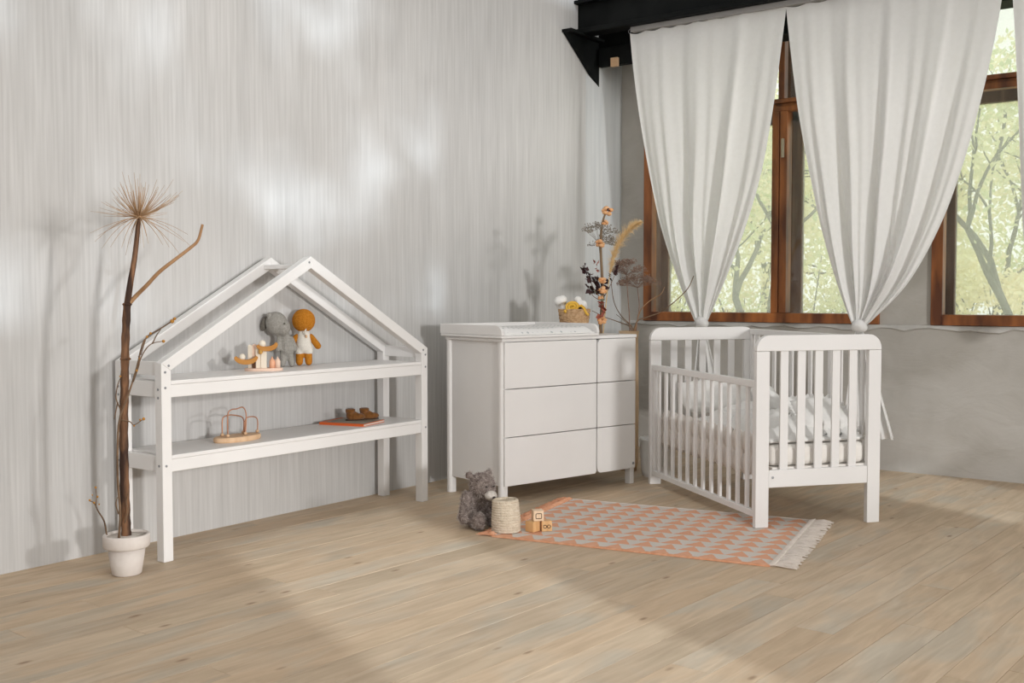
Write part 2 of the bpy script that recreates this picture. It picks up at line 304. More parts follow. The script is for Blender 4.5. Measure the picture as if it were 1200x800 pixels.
def spline(pts, n=24):
    pts = [Vector(p) for p in pts]; P = [pts[0] * 2 - pts[1]] + pts + [pts[-1] * 2 - pts[-2]]; out = []
    seg = len(pts) - 1
    for i in range(n + 1):
        t = i / n * seg; k = min(int(t), seg - 1); t -= k; a, b, c, d = P[k:k + 4]
        out.append(.5 * ((2 * b) + (c - a) * t + (2 * a - 5 * b + 4 * c - d) * t * t + (3 * b - a - 3 * c + d) * t ** 3))
    return out

# ================================================================== THE SETTING
YW = 6.516                                        # window wall
XR = 8.0                                          # wall opposite, outside the frame
HC = 7.0
fl = struct(MB().box(-.4, XR + .2, -4, YW + .3, -.08, -.022).build('floor', mat('subfloor', (.08, .06, .045), .9)), 'pale pine plank floor', 'floor')
# planks: run almost along the left wall (3 degrees off)
PW, PL = .128, 2.4; PA = R(-3.0)
plank_me = MB().box(-PW / 2 + .0007, PW / 2 - .0007, 0, PL - .0012, -.022, 0)
first = None; k = 0
for i in range(-6, 66):
    off = rnd.uniform(0, PL)
    for j in range(-2, 4):
        lx = i * PW; ly = j * PL - off + 1.0
        x = lx * math.cos(PA) - ly * math.sin(PA); y = lx * math.sin(PA) + ly * math.cos(PA)
        x2 = x - PL * math.sin(PA); y2 = y + PL * math.cos(PA)
        if max(x, x2) < -.15 or min(x, x2) > XR + .1 or y > YW + .05 or y2 < .6: continue
        # keep what the room can show: the strip in front of the camera
        if (x2 - CX) * math.cos(YAW) + y2 * math.sin(YAW) > 1.15 * ((CX - x2) * math.sin(YAW) + y2 * math.cos(YAW)) * .52 + .9: continue
        if first is None:
            o = plank_me.build('floor_plank', PLANK, fl, bevel=.0007); first = o
        else:
            o = first.copy(); COL.objects.link(o); o.parent = fl
        dz = rnd.uniform(-.0006, 0)
        o.location = (x, y, dz); o.rotation_euler = (0, 0, PA); k += 1
# left wall, its return and the corner
struct(MB().box(-.25, 0, -1.8, 6.181, -.08, HC).build('wall_left', WALL), 'light grey wall with streaky vertical brushed paint', 'wall')
struct(MB().prism([(-.25, 6.181), (-.006, 6.181), (.085, YW), (.085, YW + .3), (-.25, YW + .3)], -.08, HC, 'z').build('wall_corner', PAINT2), 'narrow bluish grey wall strip in the corner', 'wall')
W1 = (.275, 1.90, .885, 3.3); W2 = (2.20, 3.75, .885, 3.3)
wb = MB(); WT = .34
xs = [.085, W1[0], W1[1], W2[0], W2[1], XR]
for a, b in ((0, 1), (2, 3), (4, 5)): wb.box(xs[a], xs[b], YW, YW + WT, -.08, HC)
for w in (W1, W2): wb.box(w[0], w[1], YW, YW + WT, -.08, w[2]); wb.box(w[0], w[1], YW, YW + WT, w[3], HC)
struct(wb.build('wall_back', PLASTER), 'rough grey plaster wall with two windows', 'wall')
# jagged plaster lip under the windows
lip = MB(); n = 60
prof = []
for i in range(n + 1):
    x = .1 + (4.6 - .1) * i / n; prof.append((x, .845 + rnd.uniform(-.012, .012)))
for i in range(n):
    (xa, za), (xb, zb) = prof[i], prof[i + 1]
    lip.add([(xa, YW + .01, za), (xb, YW + .01, zb), (xb, YW - .014, zb + .012), (xa, YW - .014, za + .012), (xa, YW + .01, .887), (xb, YW + .01, .887), (xb, YW - .012, .882), (xa, YW - .012, .882)],
            [(0, 1, 2, 3), (3, 2, 6, 7), (7, 6, 5, 4)])
struct(lip.build('trim_1', mat('pale_mortar', (.46, .45, .43), .9, (.58, .57, .55), (9, 9, 9), bump=.3), None), 'pale mortar ledge under the windows', 'ledge')
# opposite wall (outside the frame): openings cut to shape the sun and lamp light
wr = MB()
def slab(y0, y1, z0, z1): wr.box(XR, XR + .3, y0, y1, z0, z1)
slab(-6, -5.2, -.08, HC); slab(6.4, YW + WT, -.08, HC); slab(3.0, 5.05, -.08, 1.1); slab(5.05, 6.4, -.08, 2.42); slab(2.8, 6.4, 3.4, HC)
slab(-5.2, 1.15, 6.8, HC); slab(-5.2, -.66, -.08, 4.95); slab(-.66, .5, 3.98, 4.95); slab(-.66, -.1, -.08, 2.1)
slab(-.1, 3.0, -.08, .8); slab(.5, 1.15, 2.1, 4.95); slab(1.15, 2.8, 2.1, HC)
wo = MB()
for b in ((1.5, 2.1, -.6, 8), (3.07, 4.15, -.6, 8), (2.1, 3.07, -.6, 3.35), (2.1, 3.07, 4.15, 8)): wo.box(10.0, 10.3, *b)  # added out of view: stops the sun except through one slot
struct(wo.build('wall_sunblock', OUTW), 'pale unseen wall added to block the sun', 'wall')
struct(wr.build('wall_right', OUTW), 'pale unseen wall with openings cut to shape the light', 'wall')
struct(MB().box(-.25, 3.1, -2.1, -1.8, -.08, HC).build('wall_front', OUTW), 'pale plain wall facing the windows, added to dim stray light', 'wall')  # unseen wall added to cut ambient light from behind the camera
struct(MB().box(-.4, XR + .3, 3.2, YW + WT, HC, HC + .1).build('ceiling', OUTW), 'pale ceiling', 'ceiling')

# ------------------------------------------------------------------ windows
def window(name, w, mull, label):
    x0, x1, z0, z1 = w; t = struct(bpy.data.objects.new(name, None)); COL.objects.link(t); t.location = ((x0 + x1) / 2, YW, z0); t['label'] = label; t['category'] = 'window'
    og = Vector(t.location); loc = lambda mb: mb
    TR = (2.225, 2.305)
    def part(nm, m, *bx, bev=.004):
        mb = MB()
        for b in bx: mb.box(*b)
        mb.v = [tuple(Vector(v) - og) for v in mb.v]
        return mb.build(nm, m, t, bevel=bev)
    ya, yb = YW - .022, YW + .05
    part('frame_jamb', WOODR, (x0, x0 + .065, ya, yb, z0, z1)); part('frame_jamb', WOODR, (x1 - .065, x1, ya, yb, z0, z1))
    part('frame_sill', WOODR, (x0 + .065, x1 - .065, ya - .008, yb, z0, z0 + .062)); part('frame_head', WOODR, (x0 + .065, x1 - .065, ya, yb, z1 - .07, z1))
    part('transom', WOODR, (x0 + .065, x1 - .065, ya, yb, TR[0], TR[0] + .036), (x0 + .065, x1 - .065, ya + .016, yb, TR[0] + .036, TR[1] - .028), (x0 + .065, x1 - .065, ya - .004, yb, TR[1] - .028, TR[1]))
    # lining of the deep box
    part('box_lining', WOODD, (x0, x0 + .02, yb, YW + .2, z0, z1)); part('box_lining', WOODD, (x1 - .02, x1, yb, YW + .2, z0, z1)); part('box_sill', WOODD, (x0, x1, yb, YW + .2, z0, z0 + .02))
    # casement stiles meeting at the mullion
    part('casement_stile', WOODR, (mull - .052, mull - .004, ya - .006, yb, z0 + .062, TR[0])); part('casement_stile', WOODR, (mull + .004, mull + .052, ya - .012, yb, z0 + .062, TR[0]))
    part('mullion_core', WOODD, (mull - .004, mull + .004, ya + .01, yb, z0 + .062, TR[0]))
    part('muntin', WOODR, (mull - .02, mull + .02, ya + .01, yb, TR[1], z1 - .07))
    h = part('latch', mat('brass_latch', (.45, .40, .30), .4, metal=.7), (mull + .018, mull + .036, ya - .03, ya - .012, 1.93, 2.05), bev=.003)
    # panes inside, and the weathered outer casement with its panes
    for a, b in ((x0 + .065, mull - .052), (mull + .052, x1 - .065)):
        part('pane', GLASS, (a, b, YW + .015, YW + .018, z0 + .062, TR[0]), bev=0); part('pane', GLASS, (a, b, YW + .015, YW + .018, TR[1], z1 - .07), bev=0)
    yo = YW + .2
    part('outer_frame', WOODD, (x0, x0 + .075, yo, yo + .05, z0, z1)); part('outer_frame', WOODD, (x1 - .075, x1, yo, yo + .05, z0, z1))
    part('outer_rail', WOODD, (x0 + .075, x1 - .075, yo, yo + .05, z0, z0 + .06)); part('outer_rail', WOODD, (x0 + .075, x1 - .075, yo, yo + .05, TR[0] - .04, TR[1]))
    part('outer_stile', WOODD, (mull - .05, mull + .06, yo, yo + .05, z0 + .06, z1))
    for a, b in ((x0 + .075, mull - .05), (mull + .06, x1 - .075)): part('outer_pane', HAZY, (a, b, yo + .02, yo + .023, z0 + .06, TR[0] - .04), bev=0); part('outer_pane', HAZY, (a, b, yo + .02, yo + .023, TR[1], z1), bev=0)
    return t
window('window_1', W1, 1.262, 'brown wooden double window in the corner behind the crib')
window('window_2', W2, 3.0, 'brown wooden window beside bare grey plaster')

# ------------------------------------------------------------------ beam, bracket, timber
def wpart(mb, nm, m, root, **k):
    o = Vector(root.location); mb.v = [tuple(Vector(v) - o) for v in mb.v]; return mb.build(nm, m, root, **k)
YB = 6.03
bm_ = thing('steel_beam', 'black steel beam running above the curtains', 'beam', (0, YB, 2.78))
wpart(MB().box(0, 5.5, YB + .05, YB + .075, 2.83, 3.12), 'web', BLACK, bm_)
wpart(MB().box(0, 5.5, YB, YB + .13, 2.80, 2.83), 'bottom_flange', BLACK, bm_, bevel=.003)
wpart(MB().box(0, 5.5, YB, YB + .13, 3.0, 3.02), 'side_rib', BLACK, bm_); wpart(MB().box(-.03, 5.5, YB - .01, YB + .14, 3.12, 3.15), 'top_flange', BLACK, bm_)
br = thing('steel_bracket', 'black triangular steel gusset on the wall under the beam', 'bracket', (0, 5.9, 2.4))
wpart(MB().prism([(5.895, 2.785), (6.45, 2.385), (6.475, 2.42), (6.475, 2.79), (6.3, 2.80)], .004, .028), 'gusset_plate', BLACK, br, bevel=.002)
wpart(MB().box(0, .075, 5.885, 6.47, 2.785, 2.805), 'top_flange', BLACK, br, bevel=.002)
tb = thing('black_timber', 'black painted timber end between bracket and curtain', 'timber', (.1, 6.4, 2.6))
wpart(MB().box(.0, 3.9, 6.30, 6.50, 2.66, 2.86), 'timber_body', BLACK, tb, bevel=.004); wpart(MB().box(.05, .9, 6.26, 6.30, 2.615, 2.74), 'packing_strip', BLACK, tb, bevel=.004)
wpart(MB().box(.16, .215, 6.235, 6.26, 2.60, 2.66), 'wooden_wedge', BEECH, tb, bevel=.003)
rl = tag(MB().box(.40, 5.4, 6.085, 6.135, 2.768, 2.80).build('curtain_rail', RAIL, bevel=.003), 'grey curtain rail fixed under the black beam', 'rail')

# ------------------------------------------------------------------ curtains
YC = 6.11
def curtain(Lp, Rp, nf, ph, label, tailL, tailR, knot=True, ytail=None):
    t = thing('knotted_curtain', label, 'curtain', (at(*Lp[0], 'y', YC).x, YC, .3), 0, 'white window curtains')
    Ls = spline([at(x, y, 'y', YC) for x, y in Lp], 60); Rs = spline([at(x, y, 'y', YC) for x, y in Rp], 60); nx = 110; mb = MB(); vs = []
    for i in range(61):
        tt = i / 60; wd = (Rs[i] - Ls[i]).length
        amp = min(.006 + .045 * min(tt * 1.6, 1), wd * .13)
        for j in range(nx + 1):
            s = j / nx; s2 = s + .02 * math.sin(9 * s + ph)
            p = Ls[i].lerp(Rs[i], s)
            f = math.sin(2 * math.pi * nf * s2 + ph + .5 * math.sin(3 * tt)) + .55 * math.sin(2 * math.pi * nf * 1.73 * s2 + ph * 2.1 + 1.4 * tt) + .25 * math.sin(2 * math.pi * nf * 3.3 * s + 4 * tt)
            e = min(s, 1 - s) * 12; env = min(1, .35 + e)
            p.y += amp * .7 * f * env
            # slack between hooks at the head
            if tt < .08: p.z -= .012 * abs(math.sin(math.pi * s * 9)) * (1 - tt / .08)
            p.x += .006 * math.sin(14 * tt + 8 * s) * (1 - abs(2 * s - 1))
            vs.append(p)
    n1 = nx + 1; mb.add(vs, [(i * n1 + j, i * n1 + j + 1, (i + 1) * n1 + j + 1, (i + 1) * n1 + j) for i in range(60) for j in range(nx)])
    wpart(mb, 'drape', CURT, t, smooth=True)
    for q in range(10):
        s = q / 9; p = Ls[0].lerp(Rs[0], s); wpart(MB().tube([p + Vector((.010 * math.cos(a), 0, .012 + .012 * math.sin(a))) for a in [k * math.pi / 6 for k in range(13)]], .0022, 5), 'hook', SCREW, t)
    if knot:
        kc = (Ls[-1] + Rs[-1]) / 2; kb = MB()
        for (a, b, r) in ((0, .1, .034), (1.1, .9, .026), (-1.1, 1.2, .026)):
            ax = Vector((math.sin(a) * .5, math.sin(b) * .5, 1)).normalized(); u = ax.orthogonal().normalized(); w = ax.cross(u)
            kb.tube([kc + (u * math.cos(q) + w * math.sin(q)) * .022 + ax * .010 * math.sin(q * 2 + a) for q in [k * math.pi / 10 for k in range(21)]], r * .75, 10)
        kb.ell(kc, (.04, .035, .04)); ko = wpart(kb, 'knot', CURT, t); remesh(ko, .007, 3)
        # tail below the knot
        vs = []; nn = 64
        for i in range(31):
            tt = i / 30
            for j in range(nn + 1):
                s = j / nn; L0 = kc + Vector((-.022, 0, -.02)); R0 = kc + Vector((.022, 0, -.02))
                q = tt ** .8; pl = L0.lerp(Vector((kc.x + tailL[0], YC + .05, tailL[1])), q); pr = R0.lerp(Vector((kc.x + tailR[0], YC + .05, tailR[1])), q)
                p = pl.lerp(pr, s); am = (.012 + .05 * tt)
                p.y += am * (math.sin(2 * math.pi * 4.5 * s + ph) + .4 * math.sin(2 * math.pi * 9 * s + 2 * tt)); vs.append(p)
        mb = MB(); n1 = nn + 1; mb.add(vs, [(i * n1 + j, i * n1 + j + 1, (i + 1) * n1 + j + 1, (i + 1) * n1 + j) for i in range(30) for j in range(nn)]); wpart(mb, 'tail', CURT, t, smooth=True)
    return t
curtain([(738, 39), (742, 85), (749, 140), (760, 205), (774, 270), (794, 330), (810, 368), (815, 378)],
        [(922, 5), (914, 70), (905, 135), (892, 205), (873, 270), (852, 325), (834, 366), (829, 378)], 3.6, .4, 'white knotted curtain hanging beside the rough corner plaster', (-.10, .33), (.13, .33))
curtain([(921, 8), (927, 65), (936, 135), (949, 205), (963, 270), (980, 330), (995, 372), (1000, 382)],
        [(1181, -42), (1166, 45), (1149, 120), (1128, 195), (1102, 265), (1066, 330), (1026, 372), (1014, 382)], 4.6, 1.7, 'white knotted curtain spanning the plaster pier between both windows', (-.12, .24), (.20, .24))
curtain([(1184, -45), (1189, 40), (1193, 130), (1196, 210), (1200, 290), (1212, 350), (1232, 385), (1240, 395)],
        [(1480, -105), (1460, 20), (1440, 110), (1410, 200), (1375, 280), (1320, 350), (1270, 388), (1256, 397)], 6, .9, 'white curtain whose straight edge hangs over the plaster-side window pane', (-.1, .3), (.12, .3), knot=False)

# ================================================================== HOUSE SHELF
XF, XB = .3494, .0811; PS = .045; YL, YR = 2.543, 4.1346; YCN = (YL + YR) / 2; ZR, ZE = 1.237, .792
sh = thing('house_shelf', 'white house-shaped wooden shelf with a pitched roof frame against the wall', 'shelf', (.2, YCN, 0))
def S(mb, nm, m=WHITE, bevel=.0025, **k): return wpart(mb, nm, m, sh, bevel=bevel, **k)
sl = (ZR - ZE) / (YR - YCN); zi = ZR - .054 - sl * (YR - PS - YCN)
posts = []
for xf in (XF, XB):
    x0 = xf - PS
    posts.append(S(MB().prism([(YL, 0), (YL + PS, 0), (YL + PS, zi), (YL, ZE)], x0, xf), 'post'))
    posts.append(S(MB().prism([(YR - PS, 0), (YR, 0), (YR, ZE), (YR - PS, zi)], x0, xf), 'post'))
    S(MB().prism([(YCN, ZR), (YCN, ZR - .054), (YL + PS, zi), (YL, ZE)], x0, xf), 'rafter')
    S(MB().prism([(YCN, ZR), (YR, ZE), (YR - PS, zi), (YCN, ZR - .054)], x0, xf), 'rafter')
S(MB().box(XB, XF - PS, YCN - .045, YCN + .045, ZR - .056, ZR - .036), 'ridge_board')
for zt, nm in ((.722, 'u'), (.424, 'l')):
    S(MB().box(XB - PS + .004, XF - .002, YL + PS + .001, YR - PS - .001, zt - .016, zt), 'shelf_board')
    S(MB().box(XF - .024, XF - .004, YL + PS, YR - PS, zt - .067, zt - .0165), 'front_rail'); S(MB().box(XB - PS + .004, XB - .021, YL + PS, YR - PS, zt - .067, zt - .0165), 'back_rail')
    for ya in (YL + .010, YR - .032): S(MB().box(XB, XF - PS, ya, ya + .022, zt - .067, zt - .004), 'side_rail')
for ya in (YL + .010, YR - .032): S(MB().box(XB, XF - PS, ya, ya + .022, .742, .797), 'eave_rail')
def bolt(p, ax):
    mb = MB(); n = 8; p = Vector(p); u, w = [(Vector((0, 1, 0)), Vector((0, 0, 1))), (Vector((1, 0, 0)), Vector((0, 0, 1)))][ax]; d = [Vector((1, 0, 0)), Vector((0, -1, 0))][ax]
    mb.tube([p - d * .002, p + d * .0018], .0052, 8); S(mb, 'bolt', SCREW, bevel=0)
for y in (YL + .017, YR - .017):
    for z in (.757, .695, .384): bolt((XF, y, z), 0)
bolt((XF, YL + .034, .782), 0); bolt((XF, YR - .034, .782), 0); bolt((XF, YCN - .012, ZR - .028), 0)
for z in (.688, .655, .384): bolt((XF - PS / 2, YL, z), 1); bolt((XB - PS / 2, YL, z), 1)

# ---- things on the shelf
Z1, Z2 = .722, .424
def soft_doll_mustard():
    b = Vector((.085, 3.532, Z1)); t = thing('knitted_doll', 'mustard knitted doll in a cream romper standing on the upper shelf', 'doll', b, R(-40))
    mb = MB(); mb.ell((0, 0, .217), (.047, .057, .057)); mb.cap((0, 0, .15), (0, 0, .09), .022, .033); mb.cap((0, -.020, .08), (.014, -.022, .018), .020, .018); mb.cap((0, .020, .08), (.014, .022, .018), .020, .018)
    mb.cap((.005, -.034, .140), (.008, -.066, .098), .014, .017); mb.cap((.005, .034, .140), (.008, .066, .094), .014, .017)
    o = mb.build('body', MUST, t); remesh(o, .0045, 4)
    r = MB(); r.cap((.001, 0, .146), (.001, 0, .096), .032, .039, 16); r.cap((.002, -.02, .09), (.006, -.021, .070), .0235, .023); r.cap((.002, .02, .09), (.006, .021, .070), .0235, .023)
    ro = remesh(r.build('romper', CREAM, t), .0045, 3)
    MB().tube([(.036, 0, .150), (.052, .002, .160), (.056, .004, .172), (.054, .009, .178), (.049, .007, .165), (.036, .005, .150)], .0024, 6).build('bow_loop', CREAM, ro)
    MB().ell((.038, .010, .142), (.004, .006, .008)).build('button', BEECH, ro)
soft_doll_mustard()
def soft_toy_grey():
    b = Vector((.075, 3.40, Z1)); t = thing('knitted_animal', 'grey knitted long-legged animal toy leaning on the wall', 'soft toy', b, R(-38))
    mb = MB(); mb.ell((.012, -.022, .205), (.046, .052, .058), Matrix.Rotation(R(14), 3, 'X')); mb.ell((.022, .006, .188), (.036, .036, .040)); mb.cap((0, .016, .150), (.004, .024, .085), .024, .036); mb.cap((.004, .010, .08), (.022, .004, .014), .017, .014); mb.cap((.004, .036, .08), (.022, .046, .014), .017, .014)
    mb.cap((.01, .046, .135), (.014, .062, .085), .012, .013); mb.cap((.012, -.012, .135), (.03, -.018, .085), .012, .013)
    o = mb.build('body', GREY, t); remesh(o, .0045, 4)
    MB().ell((-.004, -.078, .205), (.010, .016, .036), Matrix.Rotation(R(-14), 3, 'X')).build('ear', DGREY, t, smooth=True)
    MB().ell((.030, -.052, .225), (.012, .014, .034), Matrix.Rotation(R(8), 3, 'X')).build('ear', GREY, t, smooth=True)
    MB().ell((.058, .012, .206), (.003, .0045, .0045)).build('eye', DGREY, t, smooth=True)
soft_toy_grey()
def stacking_toy():
    b = Vector((.20, 3.185, Z1)); t = thing('wooden_stacking_toy', 'pastel wooden balancing toy with arches and ochre crescents', 'toy', b, R(-42))
    MB().lathe([(.0, 0), (.082, 0), (.085, .004), (.085, .009), (.082, .012), (0, .012)], 32, sx=.55).build('base', PINKW, t, smooth=False)
    def arch(y0, y1, z0, z1, wi, xa, xb, m):
        p = rrect(y0, y1, z0, z1, (0, 0, (y1 - y0) / 2, (y1 - y0) / 2)); o = MB().prism(p, xa, xb).build('arch_block', m, t, bevel=.002); return o
    arch(-.068, -.048, .012, .118, 0, -.014, .010, CREAMW); arch(-.050, -.028, .012, .120, 0, -.020, .006, PINKW); arch(-.034, -.010, .012, .112, 0, -.002, .022, CREAMW); arch(-.012, .014, .012, .106, 0, .002, .026, CREAMW)
    MB().prism(rrect(-.046, -.034, .012, .038, (0, 0, .006, .006)), .012, .026).build('dark_arch', mat('walnut_wood', (.10, .04, .015), .6), t)
    def cres(yc, zc, ro, a0, a1, th, tilt):
        pts = []; n = 14
        for k in range(n + 1):
            a = R(a0 + (a1 - a0) * k / n); pts.append((yc + ro * math.cos(a), zc + ro * math.sin(a) * .62))
        for k in range(n, -1, -1):
            a = R(a0 + (a1 - a0) * k / n); q = ro - th * math.sin(math.pi * (.12 + .76 * k / n)); pts.append((yc + q * math.cos(a), zc + .006 + q * math.sin(a) * .62))
        return MB().prism(pts, .016, .044).build('crescent', OCHREW, t, bevel=.002)
    cres(-.075, .062, .052, 180, 362, .026, 0); cres(.016, .118, .048, 190, 372, .026, 0)
    MB().ell((.03, -.092, .064), .015).build('ball', CREAMW, t, smooth=True); MB().ell((.03, -.004, .122), .0165).build('ball', CREAMW, t, smooth=True)
    for y, m in ((.038, PEACH), (.062, PINKW)): MB().lathe([(0, .012), (.0125, .012), (.0125, .042), (.010, .049), (.005, .054), (.0022, .062), (0, .064)], 14, (.01, y)).build('peg', m, t, smooth=True)
    MB().cap((.034, -.012, .085), (.034, -.010, .096), .010, .010).build('knob', mat('mustard_wood', (.55, .30, .07), .6), t, smooth=True)
stacking_toy()
def bead_maze():
    b = Vector((.205, 3.03, Z2)); t = thing('bead_maze', 'beech bead maze toy with copper wire loops on the lower shelf', 'toy', b)
    MB().lathe([(0, 0), (.116, 0), (.121, .005), (.121, .017), (.116, .022), (0, .022)], 40, sx=.50).build('base', BEECH, t)
    for pts, x in (([(267, 513), (267, 486), (271, 480), (277, 479), (284, 477), (287.5, 481), (288.5, 490), (287.5, 511)], .215), ([(260.5, 513), (260.5, 493), (263, 488), (270, 486), (279, 487), (284, 489), (286, 495), (285, 509)], .175), ([(286, 510), (287, 494), (290, 489), (297, 488), (301, 490), (302, 496), (301.5, 507)], .195)):
        pp = [at(px, py, 'x', x) - b for px, py in pts]; pp[0].z = .018; pp[-1].z = .018
        MB().tube(spline(pp, 30), .0028, 6).build('wire_loop', COPPER, t, smooth=True)
        for q, zz in ((pp[0], .028), (pp[-1], .028)): MB().ell((q.x, q.y, zz), (.0085, .0085, .007)).build('bead', BEECH, t, smooth=True)
    q = at(286.5, 500, 'x', .2) - b; MB().cap((q.x, q.y, .03), (q.x, q.y, .075), .0055, .005).build('bead_sleeve', COPPER, t, smooth=True)
bead_maze()
bk = thing('picture_book', 'thin orange picture book lying on the lower shelf', 'book', (.165, 3.775, Z2), R(15))
MB().box(-.125, .125, -.105, .105, 0, .0022).build('back_cover', BOOKO, bk); MB().box(-.121, .122, -.102, .104, .0022, .0098).build('page_block', PAPER, bk); MB().box(-.105, .118, -.09, .098, .012, .0124).build('cover_print', BOOKT, MB().box(-.125, .125, -.105, .105, .0098, .012).build('front_cover', BOOKO, bk)); MB().box(-.125, .125, -.1065, -.105, 0, .012).build('spine', BOOKO, bk)
for k, (x, y, a, lb) in enumerate(((.150, 3.795, 62, 'brown suede baby boot at the middle of the orange book'), (.175, 3.868, 58, 'brown suede baby boot at the far corner of the orange book'))):
    t = thing('baby_boot', lb, 'shoe', (x, y, Z2 + .0126), R(a), 'baby boots on the book')
    mb = MB(); mb.ell((.034, 0, .017), (.030, .022, .0165)); mb.cap((-.012, 0, .018), (.028, 0, .016), .019, .018); mb.cap((-.014, 0, .020), (-.014, 0, .040), .020, .020); mb.cap((.0, 0, .034), (.02, 0, .022), .015, .016)
    remesh(mb.build('upper', SUEDE, t), .0032, 3)
    MB().lathe([(.017, .036), (.0225, .036), (.0245, .046), (.0235, .056), (.0185, .0575), (.017, .048)], 20, (-.013, 0), closed=True).build('cuff', SUEDE, t, smooth=True)
    MB().lathe([(0, .038), (.0195, .038), (.0195, .053), (0, .053)], 16, (-.013, 0)).build('shaded_lining', SUEDED, t)  # dark disc closing the cuff, its colour stands for the shaded opening
    MB().prism([(.062 * math.cos(q) * (.62 if math.cos(q) < 0 else 1), .024 * math.sin(q)) for q in [k2 * math.pi / 10 for k2 in range(20)]], 0, .004, 'z').build('sole', SUEDED, t)

# ================================================================== PLANT POT AND DRIED HOGWEED
PX, PY = .375, 2.36
pt = thing('flower_pot', 'white clay flower pot standing on the floor', 'pot', (PX, PY, 0))
MB().lathe([(0, 0), (.050, 0), (.054, .004), (.070, .112), (.060, .112), (0, .11)], 36).build('pot_body', POT, pt, smooth=True).data.polygons.foreach_set('use_smooth', [True] * 0) if 0 else MB().lathe([(0, 0), (.050, 0), (.054, .004), (.071, .112), (.060, .112)], 36).build('pot_body', POT, pt, smooth=True)
MB().lathe([(.070, .104), (.081, .104), (.085, .110), (.086, .150), (.083, .154), (.075, .154), (.073, .148)], 36, closed=True).build('pot_rim', POT, pt, smooth=True)
MB().lathe([(0, .140), (.0745, .140), (.0745, .145), (0, .149)], 30).build('gravel', SOIL, pt, smooth=True)
def F(px, py, d=0): 
    v = face(px, py, PX, PY); n = Vector((CX - PX, -PY, 0)).normalized(); return v + n * d
hw = thing('dried_hogweed', 'tall dried giant hogweed stalk with bare umbel standing in the pot', 'dried plant', (PX, PY, .146))
base = Vector((PX, PY, .142))
st = spline([base] + [F(x, y) for x, y in ((147, 600), (145.5, 550), (145, 500), (146, 450), (147, 400), (149, 355))], 40)
wpart(MB().tube(st, [.0185 - .004 * i / 40 + .0012 * math.sin(i * 1.9) for i in range(41)], 10), 'lower_stem', STEMM, hw, smooth=True)
wpart(MB().tube(spline([F(149, 357), F(153, 330), F(158, 300), F(163, 254)], 20), (.0125, .0085), 10), 'upper_stem', STEMM, hw, smooth=True)
for px, py, r in ((149, 356, .0165), (147, 420, .019)): p = F(px, py); wpart(MB().tube([p + Vector((0, 0, -.006)), p + Vector((0, 0, -.002)), p + Vector((0, 0, .004))], (r * .9, r * 1.15, r * .85), 10), 'stem_node', STEMM, hw, smooth=True)
wpart(MB().tube(spline([F(151, 356), F(160, 346), F(172, 334, .03), F(186, 319, .05), F(205, 304, .06), F(222, 291, .06), F(231, 282, .06), F(236, 264, .06)], 30), [.0085 - .0035 * i / 30 for i in range(31)], 8), 'side_branch', STEMP, hw, smooth=True)
um = MB(); hub = F(163, 254); cr = Vector((math.cos(YAW), math.sin(YAW), 0)); cf = Vector((-math.sin(YAW), math.cos(YAW), 0))
for k in range(120):
    a = rnd.uniform(0, 2 * math.pi); el = rnd.choice((rnd.uniform(-.4, .2), rnd.uniform(.0, .5), rnd.uniform(.2, .9), rnd.uniform(.6, 1.4))); ln = rnd.uniform(.65, 1.15) * (.185 - .10 * math.sin(max(el, 0)))
    d = Vector((math.cos(a) * math.cos(el), math.sin(a) * math.cos(el), math.sin(el))); sag = rnd.uniform(-.04, .05)
    pts = [hub + d * ln * s + Vector((0, 0, (.030 * s if el > 0 else -.075 * s) * s + sag * s * s)) for s in (0, .25, .5, .75, 1)]
    um.tube(pts, (.0017, .0005), 4, False)
um.ell(hub, (.012, .012, .009)); wpart(um, 'umbel', RAYM, hw)
def twig(pts, r, nm, label, root_pt, branches=(), buds=(), m=TWIG, mb2=BUD, cat='twig', group=None, FF=F):
    t = thing(nm, label, cat, root_pt, 0, group); w = MB().tube(spline([FF(*p) for p in pts], 24), (r, r * .5), 6); o = wpart(w, 'main_stem', m, t, smooth=True)
    if branches:
        for q in branches: wpart(MB().tube(spline([FF(*p) for p in q], 10), (r * .6, r * .3), 5), 'side_twig', m, t, smooth=True)
    for q in buds: wpart(MB().ell(FF(*q[:2], q[2] if len(q) > 2 else 0), (q[3],) * 3 if len(q) > 3 else .0045, None, 8, 6), 'bud', mb2, t, smooth=True)
    return t
twig([(139, 632, .035), (141, 600, .035), (138, 560, .04), (138, 520, .04), (140, 490, .04), (150, 462, .045), (160, 430, .05), (166, 405, .05), (172, 394, .05), (185, 386, .05), (201, 376, .05)], .0048, 'dry_twig', 'long brown twig climbing beside the hogweed stalk', F(139, 632, .035),
     [[(160, 430, .05), (168, 412, .055), (177, 402, .055), (190, 399, .055)], [(172, 394, .05), (170, 398, .05), (165, 415, .05)], [(156, 446, .05), (163, 425, .05), (162, 416, .05)], [(178, 402, .055), (183, 392, .055), (188, 385, .055)], [(141, 478, .04), (136, 465, .04), (138, 450, .04), (141, 442, .04)], [(138, 470, .04), (134, 490, .04)], [(140, 490, .04), (152, 492, .05), (157, 496, .05), (168, 489, .05)], [(146, 610, .04), (150, 595, .045), (148, 585, .045), (151, 570, .05)], [(139, 600, .035), (136, 588, .04), (138, 580, .04)]],
     [(201, 376, .05, .008), (204, 373, .05, .006), (191, 399, .055, .006), (168, 489, .05, .006), (164, 490, .05, .004), (157, 497, .05, .0035), (172, 394, .05, .005), (176, 390, .05, .005), (163, 419, .05, .004), (160, 433, .05, .005), (141, 440, .04, .004)])
